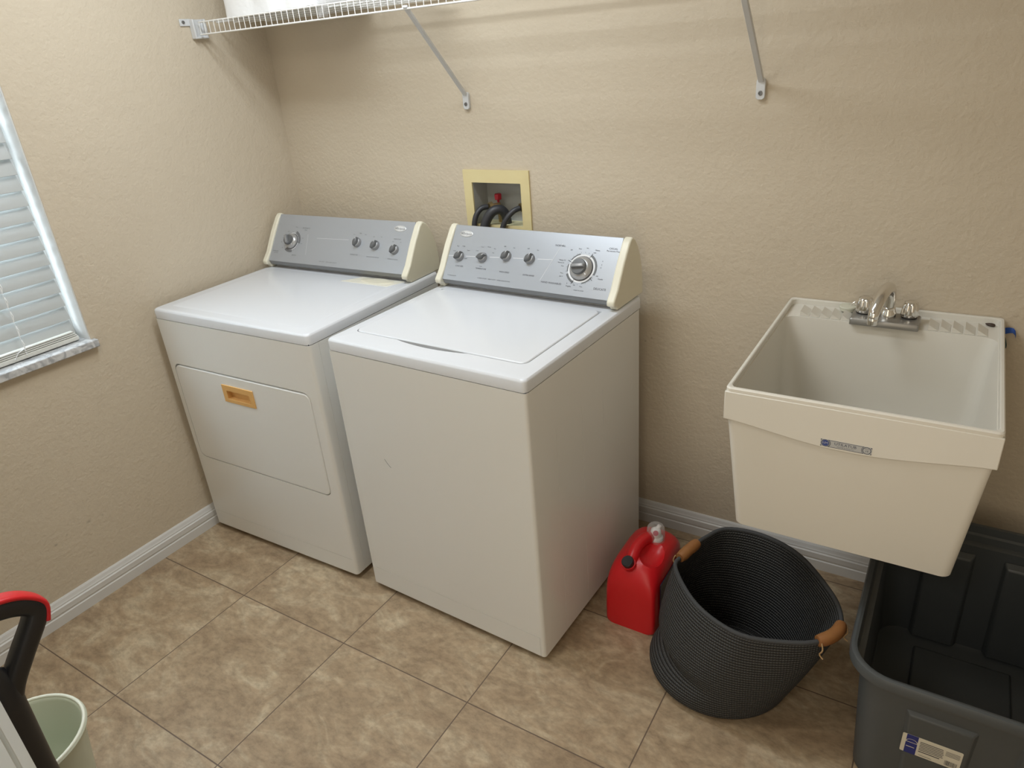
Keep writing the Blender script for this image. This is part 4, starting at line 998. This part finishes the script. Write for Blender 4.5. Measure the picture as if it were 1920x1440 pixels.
# ------------------------------------------------------------------ woven basket
def basket():
    t = thing('woven_basket', 'charcoal woven rope basket with tan leather handles on the floor under the sink', 'basket', (1.98, -0.565, 0))
    zr = 0.345
    raw = [(1.841, -0.600), (1.909, -0.685), (1.980, -0.733), (2.062, -0.755), (2.142, -0.737), (2.215, -0.703), (2.257, -0.650), (2.256, -0.590), (2.220, -0.520), (2.124, -0.420), (2.018, -0.380), (1.920, -0.392), (1.878, -0.452), (1.860, -0.500), (1.846, -0.550)]
    rim = spline([(x - 1.98, y + 0.565, zr) for x, y in raw], 8, closed=True)
    # resample by angle round the rim centre
    c = Vector((2.052 - 1.98, -0.565 + 0.565, 0))
    N = 96
    poly = [(math.atan2(p.y - c.y, p.x - c.x), (Vector((p.x, p.y, 0)) - c).length) for p in rim]; poly.sort()
    def rad(a):
        a = (a + PI) % (2 * PI) - PI
        for i in range(len(poly)):
            a0, r0 = poly[i - 1]; a1, r1 = poly[i]
            if i == 0: a0 -= 2 * PI
            if a0 <= a <= a1: return r0 + (r1 - r0) * (a - a0) / max(1e-9, a1 - a0)
        a0, r0 = poly[-1]; a1, r1 = poly[0]; return r0 + (r1 - r0) * (a - a0) / (a1 + 2 * PI - a0)
    b0 = Vector((-0.012, 0.002, 0)); rb = 0.180
    def ring(v, inset):
        """v 0..1 up the side"""
        w = v ** 1.15; cc = b0.lerp(c, w); out = []
        for k in range(N):
            a = 2 * PI * k / N; r = rb + (rad(a) - rb) * w
            r += 0.010 * math.sin(PI * min(1, v * 1.0)) 
            # soft slump fold low on the camera-left side
            side = max(0.0, math.cos(a - math.radians(205)))
            r += side ** 2 * (0.014 * math.exp(-((v - 0.12) / 0.09) ** 2) - 0.022 * math.exp(-((v - 0.32) / 0.07) ** 2))
            if v < 0.07: r -= 0.016 * (1 - v / 0.07) ** 2
            r -= inset
            out.append(Vector((cc.x + r * math.cos(a), cc.y + r * math.sin(a), 0.002 + (zr - 0.002) * v + 0.010 * math.cos(a - math.radians(100)) * v)))
        return out
    bm = new(); uvl = bm.loops.layers.uv.new('UVMap')
    rows = 40; L = []; vv = []
    L.append([Vector((b0.x + 0.02 * math.cos(2 * PI * k / N), b0.y + 0.02 * math.sin(2 * PI * k / N), 0.002)) for k in range(N)]); vv.append(-0.45)
    for i in range(rows + 1): L.append(ring(i / rows, 0.0)); vv.append(i / rows)
    L.append([p + Vector((0, 0, 0.005)) for p in ring(1.0, 0.004)]); vv.append(1.02)
    for i in range(rows, 1, -1): L.append(ring(i / rows, 0.009)); vv.append(i / rows + 0.01)
    rr0 = ring(0.05, 0.012); L.append([Vector((p.x, p.y, 0.012)) for p in rr0]); vv.append(0.0)
    for f in (0.75, 0.5, 0.25, 0.02):
        L.append([Vector((b0.x + (p.x - b0.x) * f, b0.y + (p.y - b0.y) * f, 0.011)) for p in rr0]); vv.append(-(1 - f) * 0.5)
    R = [[bm.verts.new(p) for p in lp] for lp in L]
    for i in range(len(R) - 1):
        for k in range(N):
            f = bm.faces.new((R[i][k], R[i][(k + 1) % N], R[i + 1][(k + 1) % N], R[i + 1][k]))
            for lp, (uu, vx) in zip(f.loops, ((k / N, vv[i]), ((k + 1) / N, vv[i]), ((k + 1) / N, vv[i + 1]), (k / N, vv[i + 1]))): lp[uvl].uv = (uu, vx)
    bm.faces.new(list(reversed(R[0]))); bm.faces.new(R[-1])
    obj('basket_body', bm, M_woven, t, smooth=80)
    # stitched rim cord
    top = ring(1.0, 0.004); bm = new(); P = [p + Vector((0, 0, 0.003)) for p in top]; P.append(P[0]); tube(bm, P, 0.0055, 8, caps=False); obj('rim_cord', bm, M_woven2, t, smooth=80)
    # leather grips
    for mid in (math.radians(170), math.radians(-25)):
        bm = new(); kk = int(round((mid % (2 * PI)) / (2 * PI) * N)); pts = [P[(kk + d) % N] + Vector((0, 0, 0.001)) for d in range(-3, 4)]
        tube(bm, pts, [0.0130] + [0.0155] * 5 + [0.0130], 14); g = obj('leather_handle', bm, M_leather, t, smooth=60)
        g['label'] = 'tan leather grip'
        for e in (0, -1):
            bm = new(); p = pts[e]; out = (p - Vector((c.x, c.y, p.z))).normalized()
            tube(bm, spline([p + out * 0.012 + Vector((0, 0, 0.004)), p + out * 0.017 + Vector((0, 0, -0.014)), p + out * 0.010 + Vector((0, 0, -0.032)), p + out * 0.016 + Vector((0.004, 0, -0.040))], 5), 0.0018, 7); obj('lace', bm, M_lace, g, smooth=60)
M_woven2 = mat('rope_edge', (0.045, 0.047, 0.05), 0.85, bump=(300, 0.4, 0.002))
basket()

# ------------------------------------------------------------------ storage tote
def tote():
    t = thing('storage_tote', 'large open dark grey plastic storage tote on the floor under the sink, right corner', 'storage tote', (2.535, -0.455, 0))
    zr = 0.385
    def lp(hx, y0, y1, r, z, n=8): return [(a, b, z) for a, b in rrect(-hx, hx, y0, y1, r, n)]
    X, Y0, Y1 = 0.250, -0.335, 0.335
    loops = [lp(0.190, -0.262, 0.262, 0.05, 0.002), lp(0.204, -0.276, 0.276, 0.06, 0.010), lp(0.222, -0.303, 0.303, 0.07, 0.30), lp(0.2235, -0.3045, 0.3045, 0.072, 0.335),
             lp(0.236, -0.318, 0.318, 0.08, 0.340), lp(0.238, -0.321, 0.321, 0.08, 0.358), lp(X - 0.001, Y0 + 0.001, Y1 - 0.001, 0.088, 0.360), lp(X, Y0, Y1, 0.09, 0.376), lp(X - 0.003, Y0 + 0.003, Y1 - 0.003, 0.088, zr - 0.002), lp(X - 0.008, Y0 + 0.008, Y1 - 0.008, 0.085, zr),
             lp(X - 0.014, Y0 + 0.014, Y1 - 0.014, 0.08, zr - 0.002), lp(X - 0.016, Y0 + 0.016, Y1 - 0.016, 0.08, 0.362), lp(0.232, -0.314, 0.314, 0.078, 0.357), lp(0.231, -0.312, 0.312, 0.077, 0.338), lp(0.2185, -0.299, 0.299, 0.068, 0.332), lp(0.200, -0.271, 0.271, 0.057, 0.014), lp(0.186, -0.258, 0.258, 0.046, 0.008)]
    bm = new(); loft(bm, loops)
    obj('tub', bm, M_tote, t, smooth=38)
    # moulded vertical panels, outside and inside walls
    bm = new()
    for (a, b) in ((-0.112, 0.012), (0.070, 0.175)):
        v = [bm.verts.new(p) for p in ((a, -0.270, 0.012), (b, -0.270, 0.012), (b * 1.12, -0.2995, 0.300), (a * 1.12, -0.2995, 0.300), (a + 0.012, -0.2835, 0.020), (b - 0.012, -0.2835, 0.020), (b * 1.12 - 0.012, -0.3115, 0.290), (a * 1.12 + 0.012, -0.3115, 0.290))]
        for f in ((0, 3, 2, 1), (4, 5, 6, 7), (0, 1, 5, 4), (1, 2, 6, 5), (2, 3, 7, 6), (3, 0, 4, 7)): bm.faces.new([v[i] for i in f])
    obj('front_panel', bm, M_tote, t, bevel=0.003)
    bm = new()
    for (a, b) in ((-0.13, -0.01), (0.05, 0.17)):
        v = [bm.verts.new(p) for p in ((a, 0.268, 0.014), (b, 0.268, 0.014), (b, 0.2975, 0.310), (a, 0.2975, 0.310), (a + 0.01, 0.250, 0.014), (b - 0.01, 0.250, 0.014), (b - 0.01, 0.280, 0.295), (a + 0.01, 0.280, 0.295))]
        for f in ((0, 3, 2, 1), (4, 5, 6, 7), (0, 1, 5, 4), (1, 2, 6, 5), (2, 3, 7, 6), (3, 0, 4, 7)): bm.faces.new([v[i] for i in f])
    obj('inner_rib', bm, M_tote, t, bevel=0.004)
    bm = new(); bx(bm, -0.11, 0.12, -0.19, 0.21, 0.006, 0.018); obj('raised_bottom', bm, M_tote, t, bevel=0.006)
    # paper sticker on the sloping front
    yz0 = Vector((0, -0.2835, 0.020)); yz1 = Vector((0, -0.3115, 0.290)); up = (yz1 - yz0).normalized(); rt = Vector((1, 0, 0)); nn = rt.cross(up)
    o0 = yz0 + up * 0.182 + nn * 0.0008 + Vector((-0.058, 0, 0))
    Lm = Matrix(((rt.x, up.x, nn.x, o0.x), (rt.y, up.y, nn.y, o0.y), (rt.z, up.z, nn.z, o0.z), (0, 0, 0, 1)))
    bm = new(); loft(bm, [[Lm @ Vector((x, y, z)) for x, y in rrect(-0.060, 0.052, -0.031, 0.031, 0.003, 3)] for z in (-0.0005, 0.0002)])
    b0 = bm
    M1 = Lm @ Matrix.Translation((0, 0, 0.0004)); M2 = Lm @ Matrix.Translation((0, 0, 0.0006))
    bm = new(); flat_rect(bm, -0.052, -0.030, -0.0315, 0.0315, M1); b1 = bm
    bm = new(); flat_rect(bm, -0.052, -0.030, 0.0060, 0.0075, M2); flat_arc(bm, -0.041, 0.008, 0.0100, 0.0112, 0, 180, M2, 16, sy=0.9); flat_rect(bm, -0.050, -0.034, -0.0095, -0.0075, M2)
    b2 = bm
    bm = new(); random.seed(5)
    for i in range(6): flat_rect(bm, -0.026, 0.012 + 0.008 * random.random(), 0.018 - i * 0.0052, 0.0200 - i * 0.0052, M2)
    flat_rect(bm, -0.026, 0.014, -0.0145, -0.0118, M2)
    for i in range(4): flat_rect(bm, 0.022, 0.048, 0.018 - i * 0.0042, 0.0192 - i * 0.0042, M2)
    for i in range(13): flat_rect(bm, 0.024 + i * 0.0018, 0.024 + i * 0.0018 + (0.0006 + 0.0007 * random.random()), -0.026, -0.010, M2)
    flat_rect(bm, -0.024, 0.000, -0.0255, -0.0245, M2)
    s = parts_mesh('sticker', [(b0, M_label), (b1, M_blue), (b2, M_label), (bm, M_ink)], t); s['label'] = 'cream paper sticker with blue band'
    # little white paint fleck on the rim
tote()

# ------------------------------------------------------------------ waste bucket and stick vacuum
def bucket():
    t = thing('plastic_bucket', 'pale cream round plastic bucket on the floor in the bottom left corner', 'bucket', (0.700, -1.748, 0))
    bm = new(); lathe(bm, [(0.085, 0.0), (0.095, 0.003), (0.128, 0.262), (0.136, 0.264), (0.1375, 0.268), (0.136, 0.272), (0.130, 0.273), (0.1265, 0.270), (0.1235, 0.262), (0.116, 0.19), (0.1155, 0.188), (0.111, 0.15), (0.108, 0.12), (0.107, 0.118), (0.0925, 0.008), (0.083, 0.005)], 56)
    obj('tub', bm, M_bucket, t, smooth=40)
    bm = new(); tube(bm, [(0.1315 * math.cos(2 * PI * k / 48), 0.1315 * math.sin(2 * PI * k / 48), 0.2725) for k in range(49)], 0.0042, 8, caps=False); o = obj('rim', bm, M_rimw, t, smooth=80)
M_rimw = mat('bucket_rim_white', (0.75, 0.77, 0.66), 0.35)
bucket()
def vacuum():
    t = thing('stick_vacuum', 'black upright vacuum with red-topped loop handle standing beside the cream bucket', 'vacuum cleaner', (1.0, -1.80, 0))
    X = 0.0
    # loop handle: flattened tube in the y-z plane
    loop = [(0.004, 0.590), (0.026, 0.640), (0.062, 0.690), (0.102, 0.742), (0.105, 0.766), (0.080, 0.788), (0.035, 0.804), (-0.02, 0.812), (-0.075, 0.800), (-0.105, 0.760), (-0.090, 0.710), (-0.045, 0.655), (-0.012, 0.625)]
    P = spline([(X, a, b) for a, b in loop], 6)
    bm = new()
    def flat_tube(bm, P, hw, ht):
        loops = []
        for i, p in enumerate(P):
            d = (P[min(i + 1, len(P) - 1)] - P[max(i - 1, 0)]).normalized(); u = Vector((1, 0, 0)); v = d.cross(u).normalized()
            loops.append([p + u * (hw * math.copysign(abs(math.cos(q)) ** 0.7, math.cos(q))) + v * (ht * math.copysign(abs(math.sin(q)) ** 0.7, math.sin(q))) for q in [2 * PI * k / 16 for k in range(16)]])
        loft(bm, loops)
    flat_tube(bm, P, 0.018, 0.0205); obj('loop_handle', bm, M_black, t, smooth=60)
    # red soft strip over the outside of the loop
    bm = new(); top = spline([(X, a, b) for a, b in ((0.1155, 0.728), (0.1225, 0.765), (0.093, 0.800), (0.045, 0.8195), (-0.02, 0.829), (-0.080, 0.816), (-0.118, 0.785))], 6)
    flat_tube(bm, top, 0.0175, 0.006); o = obj('grip_strip', bm, M_red, t, smooth=60); o['label'] = 'red grip strip'
    bm = new(); loft(bm, [[(X + w * math.cos(q), o_ + d * math.sin(q), z) for q in [2 * PI * k / 20 for k in range(20)]] for w, d, z, o_ in ((0.030, 0.034, 0.20, -0.002), (0.030, 0.033, 0.45, -0.001), (0.028, 0.034, 0.60, 0.002), (0.022, 0.032, 0.655, 0.006), (0.012, 0.022, 0.685, 0.006), (0.003, 0.006, 0.700, 0.004))])
    obj('wand', bm, M_black, t, smooth=60)
    bm = new(); loft(bm, [[(X + x, y, z) for x, y in rrect(-a, a, -b, b, 0.03, 5)] for a, b, z in ((0.045, 0.05, 0.06), (0.055, 0.06, 0.10), (0.055, 0.06, 0.26), (0.03, 0.035, 0.32))])
    obj('motor_housing', bm, M_black, t, smooth=50)
    bm = new(); loft(bm, [[(X + x, y - 0.03, z) for x, y in rrect(-a, a, -b, b, 0.02, 5)] for a, b, z in ((0.085, 0.12, 0.0), (0.09, 0.125, 0.012), (0.085, 0.12, 0.05), (0.05, 0.07, 0.075))])
    obj('floor_head', bm, M_black, t, smooth=40)
vacuum()
